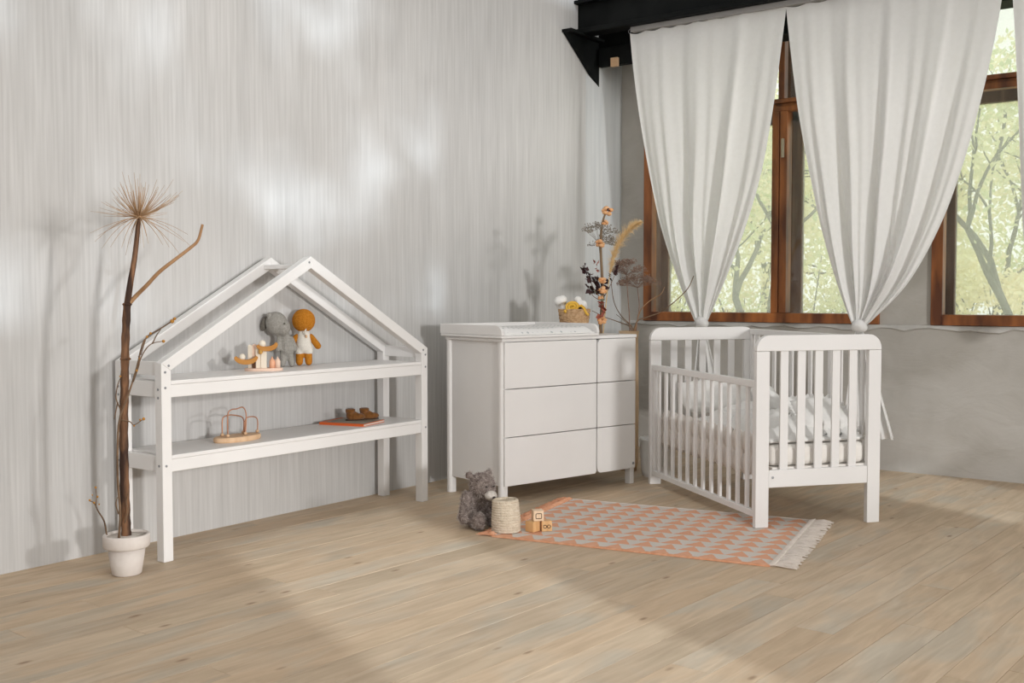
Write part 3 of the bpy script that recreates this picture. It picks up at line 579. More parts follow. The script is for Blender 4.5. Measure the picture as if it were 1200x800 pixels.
twig([(125, 628, -.02), (122, 612, -.02), (115, 600, -.02), (110, 590, -.02), (105, 588, -.02)], .0035, 'dry_twig', 'short budded twig leaning out over the pot rim', F(126, 630, -.02),
     [[(112, 594, -.02), (113, 583, -.02), (112, 573, -.02)]], [(105, 587, -.02), (112, 572, -.02), (114, 583, -.02), (110, 590, -.02), (108, 581, -.02, .003), (116, 592, -.02, .003)])

# ================================================================== DRESSER
DA = R(76.4625); DW, DD, DH = .9745, .48, .842
dr = thing('dresser', 'white six-drawer dresser standing at an angle beside the house shelf', 'dresser', (.7222, 4.2769, 0), DA)
def D(mb, nm, m=WHITE, bevel=.002, par=None, **k): return mb.build(nm, m, par or dr, bevel=bevel, **k)
PO = .040
for x0 in (0, DW - PO):
    for y0 in (.004, DD - PO): 
        p = rrect(x0, x0 + PO, y0, y0 + PO, (.016 if x0 == 0 else 0, .016 if x0 else 0, .016 if x0 else 0, .016 if x0 == 0 else 0)); D(MB().prism(p, 0, DH - .018, 'z'), 'corner_post')
D(MB().box(.012, .028, PO, DD - PO, .088, DH - .018), 'side_panel'); D(MB().box(DW - .028, DW - .012, PO, DD - PO, .088, DH - .018), 'side_panel')
D(MB().box(PO, DW - PO, DD - .02, DD - .008, .088, DH - .018), 'back_panel'); D(MB().box(.03, DW - .03, .03, DD - .02, .095, .110), 'bottom_panel')
D(MB().box(-.004, DW + .002, -.004, DD, DH - .018, DH), 'top_board', bevel=.004)
zg = [.089, .339, .585, .824]
for c, (xa, xb) in enumerate(((.010, .655), (.664, DW - .014))):
    for r in range(3):
        za, zb = zg[r] + .002, zg[r + 1] - .002; rad = [0, 0, 0, 0]
        if c == 1 and r == 0: rad[0] = .03
        if c == 1 and r == 2: rad[3] = .03
        if c == 0 and r == 0: rad[1] = .012
        D(MB().prism(rrect(xa, xb, za, zb, rad), -.010, .010, 'y'), 'drawer', bevel=.002)
D(MB().lathe([(0, 0), (.008, 0), (.008, .002), (0, .003)], 14), 'round_badge', SCREW, bevel=0).matrix_local = Matrix.Translation((.945, -.0102, .118)) @ Matrix.Rotation(R(90), 4, 'X')
# changing top
ct = thing('changing_tray', 'white changing tray with raised sides on the dresser top', 'changing tray', Vector(dr.location) + Vector((0, 0, DH)), DA)
zt = .001
MB().box(-.018, .668, -.018, .50, zt, zt + .014).build('tray_base', WHITE, ct, bevel=.003)
def cheek(): return [(.505, .0155), (.505, .066), (.03, .066)] + [(.03 - .05 * math.sin(R(a)), .016 + .05 * math.cos(R(a))) for a in range(15, 91, 15)] + [(-.018, .0155)]
for xa in (-.018, .650): MB().prism(cheek(), xa, xa + .018).build('tray_side', WHITE, ct, bevel=.003)
MB().box(.0005, .6495, .487, .505, zt + .0145, .066).build('tray_back', WHITE, ct, bevel=.003)
mt = thing('changing_mat', 'white dotted changing mat lying in the tray', 'mat', Vector(dr.location) + Vector((0, 0, DH + .0155)), DA)
mb = MB(); nx, ny = 40, 24; vs = []
for i in range(nx + 1):
    for j in range(ny + 1):
        x = .004 + .640 * i / nx; y = -.006 + .485 * j / ny; e = min(1, min(i, nx - i) / 3) ** .5 * min(1, min(j, ny - j) / 2) ** .5
        rim = max(0, 1 - min(i, nx - i) / 6); vs.append((x, y, .006 + e * (.026 + .014 * rim + .003 * math.sin(17 * x) * math.sin(21 * y))))
n1 = ny + 1; mb.add(vs, [(i * n1 + j, (i + 1) * n1 + j, (i + 1) * n1 + j + 1, i * n1 + j + 1) for i in range(nx) for j in range(ny)]); mb.build('mat_cover', DOTS, mt, smooth=True)
MB().box(.005, .643, -.0055, .478, .0005, .0065).build('mat_underside', LINEN, mt)
def DP(u, v, z): return Vector((.7222 + math.cos(DA) * u - math.sin(DA) * v, 4.2769 + math.sin(DA) * u + math.cos(DA) * v, z))
wk = thing('wicker_basket', 'small round wicker basket on the dresser beside the tray', 'basket', DP(.775, .295, DH + .001))
prof = []
for k in range(15):
    z = .004 + .130 * k / 14; prof.append((.074 + .018 * k / 14 + (.0022 if k % 2 else -.0008), z))
prof += [(.086, .136), (.080, .130), (.068, .012), (0, .012)]
MB().lathe([(0, 0), (.072, 0)] + prof, 36, sx=1.0, sy=1.0).build('basket_wall', WICK, wk, smooth=True)
MB().tube([(.089 * math.cos(a), .089 * math.sin(a), .136 + .001 * math.sin(a * 20)) for a in [k * math.pi / 20 for k in range(41)]], .0045, 6).build('rim_braid', WICK, wk, smooth=True)
yc = thing('yellow_cloth', 'rolled yellow cloth lying on top of the wicker basket', 'cloth', DP(.775, .295, DH + .118))
rot = Matrix.Rotation(R(30), 3, 'Z')
vs = []; n = 70
for k in range(n + 1):
    a = k / n * 2.6 * 2 * math.pi; r = .006 + .036 * k / n
    for d in (-.075, 0, .02): vs.append(rot @ Vector((r * math.cos(a) - .005, d - .012, .036 + r * math.sin(a) * .85)))
for s in range(1, 7):
    for d in (-.075, 0, .02): vs.append(rot @ Vector((.036 - .005 + .009 * s, d - .012 + .005 * s, .036 - .008 * s + .01 * math.sin(s))))
mb = MB(); mb.add(vs, [(i * 3 + j, i * 3 + j + 1, (i + 1) * 3 + j + 1, (i + 1) * 3 + j) for i in range(n + 6) for j in range(2)]); o = mb.build('roll', YELLOW, yc, smooth=True); so = o.modifiers.new('solid', 'SOLIDIFY'); so.thickness = .012
wp = MB().cap(rot @ Vector((-.045, -.075, .010)), rot @ Vector((-.02, .02, .012)), .011, .012).build('folded_end', YELLOW, yc, smooth=True)
for k, (dx, dy, dz, r, lb) in enumerate(((-.058, .02, .165, .040, 'crumpled white muslin at the tray side of the wicker basket'), (.035, .05, .170, .042, 'crumpled white muslin behind the yellow cloth roll'))):
    mb = MB()
    for q in range(9): mb.ell(Vector((rnd.uniform(-.025, .025), rnd.uniform(-.025, .025), rnd.uniform(-.03, .03))), (rnd.uniform(.018, .034), rnd.uniform(.018, .030), rnd.uniform(.016, .032)))
    o = mb.build('white_muslin', LINEN); o.location = DP(.775, .295, DH) + rot @ Vector((dx, dy, dz)); tag(remesh(o, .005, 2), lb, 'cloth', 'white muslins in the wicker basket')

# ------------------------------------------------------------------ vases and dried bouquet behind the dresser
def vase(x, y, h, r, lb):
    t = thing('floor_vase', lb, 'vase', (x, y, 0)); MB().lathe([(0, 0), (r * .8, 0), (r * .95, .05), (r, h * .5), (r * .9, h - .03), (r, h), (r * .9, h), (r * .8, h - .04), (r * .85, .04), (0, .03)], 28).build('vase_body', mat('tan_ceramic', (.60, .42, .26), .7, (.68, .50, .33), (6, 6, 6)), t, smooth=True); return t
V1 = tuple(DP(.905, .215, 0))[:2]; V2 = (.685, 5.60)
vase(*V2, .845, .062, 'tall tan floor vase between dresser and crib holding bare twigs')
def FA(px, py, d=0): v = face(px, py, *V1); n = Vector((CX - V1[0], -V1[1], 0)).normalized(); return v + n * d
def FB(px, py, d=0): v = face(px, py, *V2); n = Vector((CX - V2[0], -V2[1], 0)).normalized(); return v + n * d
b1 = Vector((*V1, DH + .001)); b2 = Vector((*V2, .04))
t = thing('dried_flower_stem', 'tall dried flower stem with apricot blossoms and russet leaves above the dresser', 'dried flower', b1)
wpart(MB().tube(spline([b1, FA(706, 340), FA(704, 290), FA(706, 262), FA(711, 246)], 24), (.010, .005), 8), 'main_stem', mat('olive_stem', (.22, .15, .09), .8), t, smooth=True)
def blossom(FF, px, py, s, m, root, nm='blossom', cnt=12, d=.0):
    c = FF(px, py, d); mb = MB()
    for k in range(cnt):
        v = Vector((rnd.gauss(0, 1), rnd.gauss(0, 1), rnd.gauss(0, 1))).normalized() * s * .55; mb.ell(c + v, (s * .45, s * .45, s * .3), Matrix.Rotation(rnd.uniform(0, 3), 3, (v.y, v.x, .3)), 7, 5)
    wpart(mb, nm, m, root, smooth=True)
blossom(FA, 712, 247, .036, FLOW, t); blossom(FA, 709, 260, .024, FLOW, t); blossom(FA, 703, 286, .032, FLOW, t, d=.02); blossom(FA, 706, 328, .026, FLOW, t, d=.02); blossom(FA, 706, 340, .03, FLOW, t, d=.02); blossom(FA, 704, 349, .018, FLOW, t, d=.02); blossom(FA, 705, 375, .032, FLOW, t, d=.02); blossom(FA, 713, 246, .012, LEAFD, t, 'flower_heart', 5, .03)
def leafset(FF, spec, m, root, ls=.018, nm='leaf'):
    for pts in spec:
        p0, p1 = FF(*pts[0]), FF(*pts[1]); n = pts[2]
        for k in range(n):
            s = (k + .5) / n; p = p0.lerp(p1, s); ax = Vector((rnd.uniform(-1, 1), rnd.uniform(-1, 1), rnd.uniform(-.6, 1))).normalized(); side = ax.cross(Vector((rnd.random(), rnd.random(), rnd.random()))).normalized(); L_ = ls * rnd.uniform(.7, 1.3); w = L_ * .38; nn = ax.cross(side) * (L_ * .12)
            wpart(MB().add([p, p + ax * L_ * .5 + side * w + nn, p + ax * L_, p + ax * L_ * .5 - side * w + nn, p + ax * L_ * .5], [(0, 1, 4), (1, 2, 4), (2, 3, 4), (3, 0, 4)]), nm, m, root)
leafset(FA, [((699, 352, .02), (708, 366, .02), 7), ((712, 362, .03), (704, 372, .03), 6)], LEAFR, t, .045); leafset(FA, [((697, 304), (701, 318), 8)], LEAFR, t, .026); leafset(FA, [((692, 340), (710, 348), 5)], LEAFG, t, .045)
t2 = thing('dark_leaf_sprig', 'dried sprig of dark purple leaves beside the apricot flower stem', 'dried plant', b1)
sp = MB()
for e in ((684, 313), (688, 338), (722, 318)): sp.tube(spline([FA(705, 352), FA((705 + e[0]) / 2, (352 + e[1]) / 2 + 3), FA(*e)], 8), (.003, .0012), 5)
sp.tube([b1 + Vector((.01, 0, 0)), FA(705, 352)], .003, 5); wpart(sp, 'sprig_stem', TWIG, t2)
leafset(FA, [((684, 312), (696, 330), 20), ((688, 337), (705, 345), 20), ((696, 325), (706, 338), 14), ((722, 317), (713, 330), 10)], LEAFD, t2, .040)
t3 = thing('pampas_plume', 'straw coloured feathery plume arching towards the window', 'dried grass', b1)
wpart(MB().tube(spline([b1 + Vector((.012, .01, 0)), FA(712, 340), FA(718, 305), FA(727, 280), FA(740, 265), FA(752, 259)], 30), (.0035, .0015), 5), 'plume_stem', PAMPAS, t3)
pl = MB(); path = spline([FA(715, 320), FA(720, 298), FA(729, 279), FA(741, 266), FA(752, 260)], 60)
for k in range(1500):
    s = rnd.random(); i = min(int(s * 59), 59); p = path[i]; tg = (path[i + 1] - path[i]).normalized(); w = .048 * math.sin(math.pi * (.08 + .86 * s)) ** .7
    d = (tg * rnd.uniform(.6, 1.2) + Vector((rnd.gauss(0, .5), rnd.gauss(0, .5), rnd.gauss(0, .5)))).normalized(); q = p + d * w * rnd.uniform(.7, 1.5); sd = d.orthogonal().normalized() * .0012
    pl.add([p - sd, p + sd, q], [(0, 1, 2)])
wpart(pl, 'plume', PAMPAS, t3)
def umbel_thing(nm, label, FF, base_, mid, hubpx, rad, n, m, seed, flat=.5, root_cat='dried plant', group=None):
    g = random.Random(seed); t = thing(nm, label, root_cat, base_, 0, group); h = FF(*hubpx)
    wpart(MB().tube(spline([base_] + [FF(*q) for q in mid] + [h], 16), (.0042, .0026), 6), 'stalk', m, t, smooth=True); mb = MB()
    for k in range(n):
        a = g.uniform(0, 2 * math.pi); el = g.uniform(.0, 1.35) if flat < 1 else g.uniform(-.2, 1.2); d = Vector((math.cos(a) * math.cos(el), math.sin(a) * math.cos(el), math.sin(el) * flat + .12)); e = h + d * rad * g.uniform(.8, 1.1)
        mb.tube([h, h.lerp(e, .5) + Vector((0, 0, .006)), e], (.0011, .0008), 3, False)
        for q in range(11):
            v = Vector((g.gauss(0, 1), g.gauss(0, 1), abs(g.gauss(0, 1)))).normalized() * rad * .28; mb.tube([e, e + v], (.0009, .0007), 3, False); mb.ell(e + v, .0036, None, 4, 3)
    wpart(mb, 'umbel', m, t); return t
umbel_thing('dried_umbel', 'pale lacy dried umbel behind the apricot blossom', FA, b1 + Vector((-.01, .01, 0)), [(705, 360, -.015), (704, 310, -.03)], (702, 286, -.02), .105, 26, mat('grey_umbel', (.25, .22, .18), .85), 3, 1.0)
umbel_thing('dried_umbel', 'brown dried umbel head leaning towards the window frame, upper of the pair', FB, b2, [(738, 395), (736, 350)], (734, 322), .095, 30, UMBD, 5, .7)
umbel_thing('dried_umbel', 'brown dried umbel head in front of the window jamb, lower of the pair', FB, b2, [(745, 395), (749, 360)], (747, 337), .11, 30, UMBD, 9, .4)
twig([(741, 392), (747, 376), (757, 372), (775, 365), (792, 352), (806, 338), (813, 323)], .005, 'bare_twig', 'long curved bare twig reaching across the window glass', b2, FF=FB)
twig([(743, 392), (750, 365), (762, 352), (774, 345), (779, 336)], .0036, 'bare_twig', 'pale short bare twig crossing the window jamb', b2, m=STEMP, FF=FB)
twig([(742, 392), (740, 382), (728, 370), (720, 355), (717, 338), (716, 326)], .0036, 'bare_twig', 'thin upright bare twig left of the lower umbels', b2, FF=FB)
twig([(741, 390), (737, 382), (722, 376), (708, 371), (694, 364)], .0036, 'bare_twig', 'dark bare twig stretching low behind the wicker basket', b2, FF=FB)
twig([(743, 390), (741, 384), (732, 376), (722, 368)], .003, 'bare_twig', 'small forked bare twig low over the dresser corner', b2, FF=FB)

# ================================================================== CRIB
KA = R(52.0334); KW, KL, KH = .6435, 1.24, .8804
kb_ = thing('crib', 'white wooden baby crib with slatted sides and rounded end panels', 'crib', (1.9916, 4.4939, 0), KA)
def K(mb, nm, m=WHITE, bevel=.003, **k): return mb.build(nm, m, kb_, bevel=bevel, **k)
TH = .028
for y0 in (0, KL - TH):
    K(MB().box(0, .066, y0, y0 + TH, 0 if y0 else .0075, .8075), 'end_post'); K(MB().box(KW - .066, KW, y0, y0 + TH, 0, .8075), 'end_post')
    K(MB().prism(rrect(0, KW, .8085, KH, (0, 0, .065, .065), 8), y0, y0 + TH, 'y'), 'end_top_rail')
    K(MB().box(.067, KW - .067, y0 + .002, y0 + TH - .002, .188, .268), 'end_bottom_rail')
    for xa in (.125, .2125, .302, .391, .480): K(MB().box(xa, xa + .0405, y0 + .008, y0 + TH - .008, .268, .8085), 'end_slat', bevel=.002)
    for xa in (.085,):
        o = K(MB().lathe([(0, 0), (.006, 0), (.006, .002), (0, .0025)], 12), 'bolt', SCREW, bevel=0); o.matrix_local = Matrix.Translation((xa, y0 - .0 if y0 == 0 else y0 + .001, .235)) @ Matrix.Rotation(R(90), 4, 'X')
for xa, dz in ((.008, 0), (KW - .034, .195)):
    ya, yb = TH + .002, KL - TH - .002; xb = xa + .026
    K(MB().box(xa, xb, ya, yb, .642 + dz, .674 + dz), 'side_top_rail'); K(MB().box(xa, xb, ya, yb, .052 + dz, .082 + dz), 'side_bottom_rail')
    for yy in (ya, yb - .026): K(MB().box(xa + .002, xb - .002, yy, yy + .026, .082 + dz, .642 + dz), 'side_stile')
    for k in range(12):
        yy = .108 + .0925 * k; K(MB().box(xa + .006, xb - .006, yy, yy + .024, .082 + dz, .642 + dz), 'side_slat', bevel=.002)
K(MB().box(.098, KW - .036, TH + .001, KL - TH - .001, .262, .275), 'mattress_base', SHEET, bevel=.001)
def KP(u, v, z): return Vector((1.9916 + math.cos(KA) * u - math.sin(KA) * v, 4.4939 + math.sin(KA) * u + math.cos(KA) * v, z))
ma = thing('crib_mattress', 'ivory mattress lying inside the crib', 'mattress', KP(0, 0, .276), KA)
o = MB().box(.096, KW - .045, TH + .012, KL - TH - .012, 0, .10).build('mattress_body', SHEET, ma); bv = o.modifiers.new('b', 'BEVEL'); bv.width = .03; bv.segments = 4
# quilted bumper inside the open side
bu = thing('quilted_bumper', 'puffy ivory quilted bumper along the lowered crib side', 'bumper', KP(0, 0, .06), KA)
bk_ = MB().box(.052, .070, .04, KL - .04, .175, .315).build('backing', BLUSH, bu, bevel=.006)
for r in range(2):
    for c in range(12):
        yc = .085 + .092 * c + .03; zc = .245 + .098 * r; mb = MB(); nu, nv = 12, 10; 
        mb.ell((.066, yc, zc - .035), (.026, .053, .058)); o = mb.build('puff', BLUSH, bk_, smooth=True)

def soft_sheet(nm, label, cat, u0, u1, v0, v1, hfun, mname, nu=46, nv=60, th=.012, base=.376):
    t = thing(nm, label, cat, KP(0, 0, base), KA); vs = []
    for i in range(nu + 1):
        for j in range(nv + 1):
            a, b = i / nu, j / nv; vs.append((u0 + (u1 - u0) * a, v0 + (v1 - v0) * b, hfun(a, b)))
    mb = MB(); n1 = nv + 1; mb.add(vs, [(i * n1 + j, (i + 1) * n1 + j, (i + 1) * n1 + j + 1, i * n1 + j + 1) for i in range(nu) for j in range(nv)])
    o = mb.build('cloth', mname, t, smooth=True); s = o.modifiers.new('solid', 'SOLIDIFY'); s.thickness = th; s.offset = 1; return t
from mathutils import noise as mnoise
def hduv(a, b):
    e = min(1, min(a, 1 - a, b, 1 - b) * 7); n = mnoise.noise(Vector((a * 3, b * 5, 1.3))); n2 = abs(mnoise.noise(Vector((a * 7 + b * 3, b * 6, 4.1))))
    return .006 + e * (.055 + .045 * n + .05 * (1 - n2 * 2.5) * (1 - b * .4)) 
soft_sheet('crib_duvet', 'crumpled white duvet spread over the crib mattress', 'duvet', .105, KW - .05, .06, .88, hduv, LINEN)
def cushion(nm, label, loc, rz, sx, sy, sz, tilt, m, ruffle=False, cat='pillow'):
    t = thing(nm, label, cat, loc, rz); mb = MB(); M = Matrix.Rotation(tilt, 3, 'X'); n = 22; vs = []
    for sgn in (1, -1):
        for i in range(n + 1):
            for j in range(n + 1):
                a, b = -1 + 2 * i / n, -1 + 2 * j / n; h = max(0, (1 - a ** 4) * (1 - b ** 4)) ** .5; vs.append(M @ Vector((a * sx * (1 - .06 * b * b), b * sy * (1 - .06 * a * a), sgn * sz * h * (1 + .15 * math.sin(5 * a + 3 * b)))) )
    n1 = n + 1; f = []
    for s in range(2):
        for i in range(n):
            for j in range(n): q = (s * n1 * n1 + i * n1 + j, s * n1 * n1 + (i + 1) * n1 + j, s * n1 * n1 + (i + 1) * n1 + j + 1, s * n1 * n1 + i * n1 + j + 1); f.append(q if s == 0 else q[::-1])
    mb.add(vs, f); pc = mb.build('pillow_case', m, t, smooth=True)
    if ruffle:
        vs = []; k = 160
        for i in range(k + 1):
            a = 2 * math.pi * i / k; c, s_ = math.cos(a), math.sin(a); q = max(abs(c), abs(s_)) ** .75; x, y = c / q * sx, s_ / q * sy; w = math.sin(i * 1.55) * .012
            vs += [M @ Vector((x * .97, y * .97, w * .2)), M @ Vector((x * (1 + .035 / sx), y * (1 + .035 / sy), w))]
        r = MB(); r.add(vs, [(2 * i, 2 * i + 1, 2 * i + 3, 2 * i + 2) for i in range(k)]); r.build('ruffle', m, pc, smooth=True)
    return t
cushion('crib_pillow', 'ruffled white pillow propped at the crib end facing the room', KP(.45, .20, .49), KA, .13, .10, .04, R(38), LINEN, True)
cushion('crib_pillow', 'plain white pillow at the crib end by the window', KP(.33, 1.08, .50), KA, .21, .10, .045, R(52), LINEN)
cushion('crib_pillow', 'plain white cushion resting against the far slatted side', KP(.44, .66, .505), KA + R(75), .17, .10, .05, R(48), LINEN)
# white bag in the gap
bg_ = thing('fabric_bag', 'white fabric storage bag on the floor between dresser and crib', 'bag', (.93, 5.52, 0))
mb = MB().lathe([(0, 0), (.085, 0), (.095, .03), (.10, .13), (.105, .20), (.112, .215), (.105, .225), (.095, .20), (.09, .12), (0, .10)], 26); mb.v = [(x + .006 * math.sin(9 * z + 5 * y * 20), y + .005 * math.sin(40 * z + 11 * x), z) for x, y, z in mb.v]; mb.build('bag_body', LINEN, bg_, smooth=True)
MB().tube(spline([(.085, -.05, .19), (.10, -.075, .15), (.085, -.075, .09), (.07, -.08, .06)], 12), (.008, .006), 6).build('strap', LINEN, bg_, smooth=True)

# ================================================================== RUG
RA = R(11.2); rl_ = Vector((1.119, 3.679, 0)); RL, RW = 1.21, .935
rg = thing('rug', 'flat-woven rug with orange and cream triangles under the crib post', 'rug', rl_, RA)
mb = MB(); nx, ny = 40, 30; vs = []
for i in range(nx + 1):
    for j in range(ny + 1): vs.append((RL * i / nx, RW * j / ny, .006 + .0007 * math.sin(i * 1.3 + j * .9)))
vs2 = [(x, y, .001) for x, y, z in vs]; n1 = ny + 1; N_ = len(vs)
f = [(i * n1 + j, (i + 1) * n1 + j, (i + 1) * n1 + j + 1, i * n1 + j + 1) for i in range(nx) for j in range(ny)]
bd = [i * n1 for i in range(nx + 1)] + [nx * n1 + j for j in range(1, ny + 1)] + [i * n1 + ny for i in range(nx - 1, -1, -1)] + [j for j in range(ny - 1, 0, -1)]
f += [(bd[k], bd[(k + 1) % len(bd)], N_ + bd[(k + 1) % len(bd)], N_ + bd[k]) for k in range(len(bd))]
mb.add(vs + vs2, f); mb.build('woven_field', RUG, rg)
MB().box(0, RL, -.005, .012, .0008, .0072).build('selvedge', FRORANGE, rg); MB().box(0, RL, RW - .006, RW + .004, .0008, .0072).build('selvedge', FRWHITE, rg)
for x0, sg, m, ln in ((0, -1, FRORANGE, .075), (RL, 1, FRWHITE, .10)):
    mb = MB()
    for k in range(46):
        y = RW * (k + .5) / 46
        mb.tube([(x0 - sg * .004, y, .005), (x0 + sg * .02, y, .010)], (.0055, .0075), 5)
        for q in range(5):
            a = rnd.uniform(-.020, .020); mb.tube([(x0 + sg * .018, y + a * .2, .008), (x0 + sg * ln * .6, y + a * .7, .006 + rnd.uniform(0, .008)), (x0 + sg * ln * rnd.uniform(.85, 1.1), y + a, .003 + rnd.uniform(0, .004))], (.0030, .0018), 4)
    mb.build('fringe', m, rg)['kind'] = 'stuff'

# ================================================================== TEDDY BEAR
tr = thing('teddy_bear', 'shaggy taupe teddy bear with a pale muzzle sitting beside the rope basket', 'teddy bear', (.918, 3.832, 0), R(-20))
tr.scale = (.94, .94, .92)
# local +x faces forward (towards the camera's right), z up
E_ = []
def E(c, r, M=None): E_.append((Vector(c), Vector(r) if not isinstance(r, (int, float)) else Vector((r, r, r)), M))
def L(p0, p1, r0, r1, n=6):
    for k in range(n): s = k / (n - 1); E(Vector(p0).lerp(Vector(p1), s), r0 + (r1 - r0) * s)
E((-.015, 0, .085), (.062, .066, .082)); E((.0, 0, .13), (.048, .052, .05)); E((.03, .006, .205), (.066, .064, .066)); E((.055, .008, .188), (.048, .046, .042))
L((.0, .062, .150), (.045, .095, .06), .030, .031); L((.0, -.062, .150), (.035, -.098, .055), .030, .033)
L((.02, .045, .040), (.115, .052, .036), .036, .030); L((.02, -.045, .040), (.110, -.062, .036), .036, .031); E((.120, .053, .048), (.026, .032, .044)); E((.115, -.064, .048), (.026, .032, .046))
E((.005, .058, .258), (.014, .021, .021)); E((.005, -.056, .258), (.014, .021, .021))
mb = MB()
for c, r, M in E_: mb.ell(c, r, M, 12, 8)
remesh(mb.build('bear_body', FURD, tr), .007, 5)
fur = MB()
areas = [r.x * r.y + r.y * r.z + r.x * r.z for c, r, M in E_]; tot = sum(areas)
for (c, r, M), a in zip(E_, areas):
    for k in range(int(15000 * a / tot)):
        d = Vector((rnd.gauss(0, 1), rnd.gauss(0, 1), rnd.gauss(0, 1))).normalized(); p = c + Vector((d.x * r.x, d.y * r.y, d.z * r.z)) * .97
        if any(((p - c2).x / r2.x) ** 2 + ((p - c2).y / r2.y) ** 2 + ((p - c2).z / r2.z) ** 2 < .90 for c2, r2, _ in E_) : continue
        if p.z < .006: continue
        n = Vector((d.x / r.x, d.y / r.y, d.z / r.z)).normalized(); q = p + (n + Vector((rnd.gauss(0, .55), rnd.gauss(0, .55), rnd.gauss(-.25, .55)))).normalized() * rnd.uniform(.008, .015)
        if q.z < .001: q.z = .001
        sd = n.orthogonal().normalized(); sd = (Matrix.Rotation(rnd.uniform(0, 3.1), 3, n) @ sd) * .0013; fur.add([p - sd, p + sd, q], [(0, 1, 2)])
fo = fur.build('fur', FUR, tr); fo['kind'] = 'stuff'
MB().ell((.098, .012, .164), (.030, .032, .025), Matrix.Rotation(R(25), 3, 'Y'), 18, 12).build('muzzle', MUZZ, tr, smooth=True); MB().ell((.124, .013, .158), (.007, .010, .007)).build('nose', mat('dark_nose', (.04, .03, .028), .6), tr, smooth=True)
for y in (.032, -.010): MB().ell((.095, y, .208), .0045).build('eye', mat('black_eye', (.01, .01, .01), .2), tr, smooth=True)

# ================================================================== ROPE BASKET, BLOCKS
rb = thing('rope_basket', 'cream coiled rope basket standing on the rug corner beside the bear', 'basket', (1.115, 3.785, .0072))
prof = [(0, 0), (.060, 0)]; nr = 13
for k in range(nr):
    zc = .006 + .0108 * k; rr = .066 - .004 * abs(k / (nr - 1) - .35) * 1.5 - .0055 * k / (nr - 1)
    for a in (-60, -20, 20, 60): prof.append((rr + .0055 * math.cos(R(a)) - .003, zc + .0054 * math.sin(R(a))))
zt_ = prof[-1][1]; rt = prof[-1][0]; prof += [(rt - .004, zt_ + .004), (rt - .010, zt_), (rt - .010, .02), (0, .012)]
mb = MB().lathe(prof, 40); mb.v = [(x - .10 * z * (z / .14) * .35, y * (1 + .05 * z / .14), z + (.10 * x * max(0, z - .07) / .07 * .35 if z > .07 else 0)) for x, y, z in mb.v]
mb.build('coiled_wall', ROPE, rb, smooth=True)
def block(x, y, z, a, lb, mm, mark=None):
    t = thing('toy_block', lb, 'toy block', (x, y, z), R(a), 'wooden toy blocks'); h = .0235; cb_ = MB().box(-h, h, -h, h, 0, 2 * h).build('cube_body', mm, t, bevel=.002)
    if mark == 'ring':
        p = rrect(-.013, .013, .012, .034, (.004,) * 4, 4); MB().tube([(h + .0004, a_, b_) for a_, b_ in p + [p[0]]], .0016, 5).build('printed_mark', INK, cb_)
    if mark == 'eight':
        for c in (-.009, .009): MB().tube([(h + .0004, c + .0072 * math.cos(q), .022 + .0072 * math.sin(q)) for q in [k * math.pi / 8 for k in range(17)]], .0016, 5).build('printed_mark', INK, cb_)
    return t
zb = .0075
block(1.213, 3.852, zb, -5, 'plain wooden toy block at the bottom of the little stack', BLOCKW); block(1.252, 3.899, zb, -42, 'wooden toy block printed with two joined rings', BLOCKW, 'eight'); block(1.226, 3.872, zb + .0475, -42, 'pale wooden toy block printed with a rounded rectangle on top', BLOCKL, 'ring')

# ================================================================== OUTSIDE
gr = struct(MB().box(-40, 30, YW + WT + .02, 60, -.9, -.6).build('ground', GRASS), 'leaf-strewn grass outside the windows', 'ground')
import numpy as np
def leaves(n, centers, size, seed):
    g = np.random.default_rng(seed); C = np.array([c[:3] for c in centers]); Rr = np.array([c[3] for c in centers]); idx = g.choice(len(C), n, p=Rr ** 2 / (Rr ** 2).sum())
    d = g.normal(size=(n, 3)); d /= np.linalg.norm(d, axis=1)[:, None]; P = C[idx] + d * (Rr[idx] * g.random(n) ** .45)[:, None] * np.array([1, 1, .8])
    u = g.normal(size=(n, 3)); u /= np.linalg.norm(u, axis=1)[:, None]; w = np.cross(u, g.normal(size=(n, 3))); w /= np.linalg.norm(w, axis=1)[:, None]; s = (size * g.uniform(.6, 1.3, n))[:, None]
    V = np.stack([P - u * s, P - w * s * .55, P + u * s, P + w * s * .55], 1).reshape(-1, 3); return V.tolist(), np.arange(4 * n).reshape(-1, 4).tolist()
def grow(mb, tips, p, d, ln, r, depth, g):
    steps = 4; pts = [Vector(p)]
    for k in range(steps): d = (d + Vector((g.gauss(0, .13), g.gauss(0, .13), g.gauss(.03, .10)))).normalized(); pts.append(pts[-1] + d * ln / steps)
    mb.tube(pts, (r, r * .68), 7 if depth > 2 else 5)
    if depth == 0: tips.append(pts[-1]); return
    if depth < 3: tips.append(pts[-1])
    for k in range(g.choice((2, 2, 3))):
        a = g.uniform(0, 2 * math.pi); sp_ = g.uniform(.35, .75); u = d.orthogonal().normalized(); w = d.cross(u); nd = (d * math.cos(sp_) + (u * math.cos(a) + w * math.sin(a)) * math.sin(sp_)).normalized()
        grow(mb, tips, pts[-1] if k < 2 else pts[2], nd, ln * g.uniform(.62, .85), r * .62, depth - 1, g)
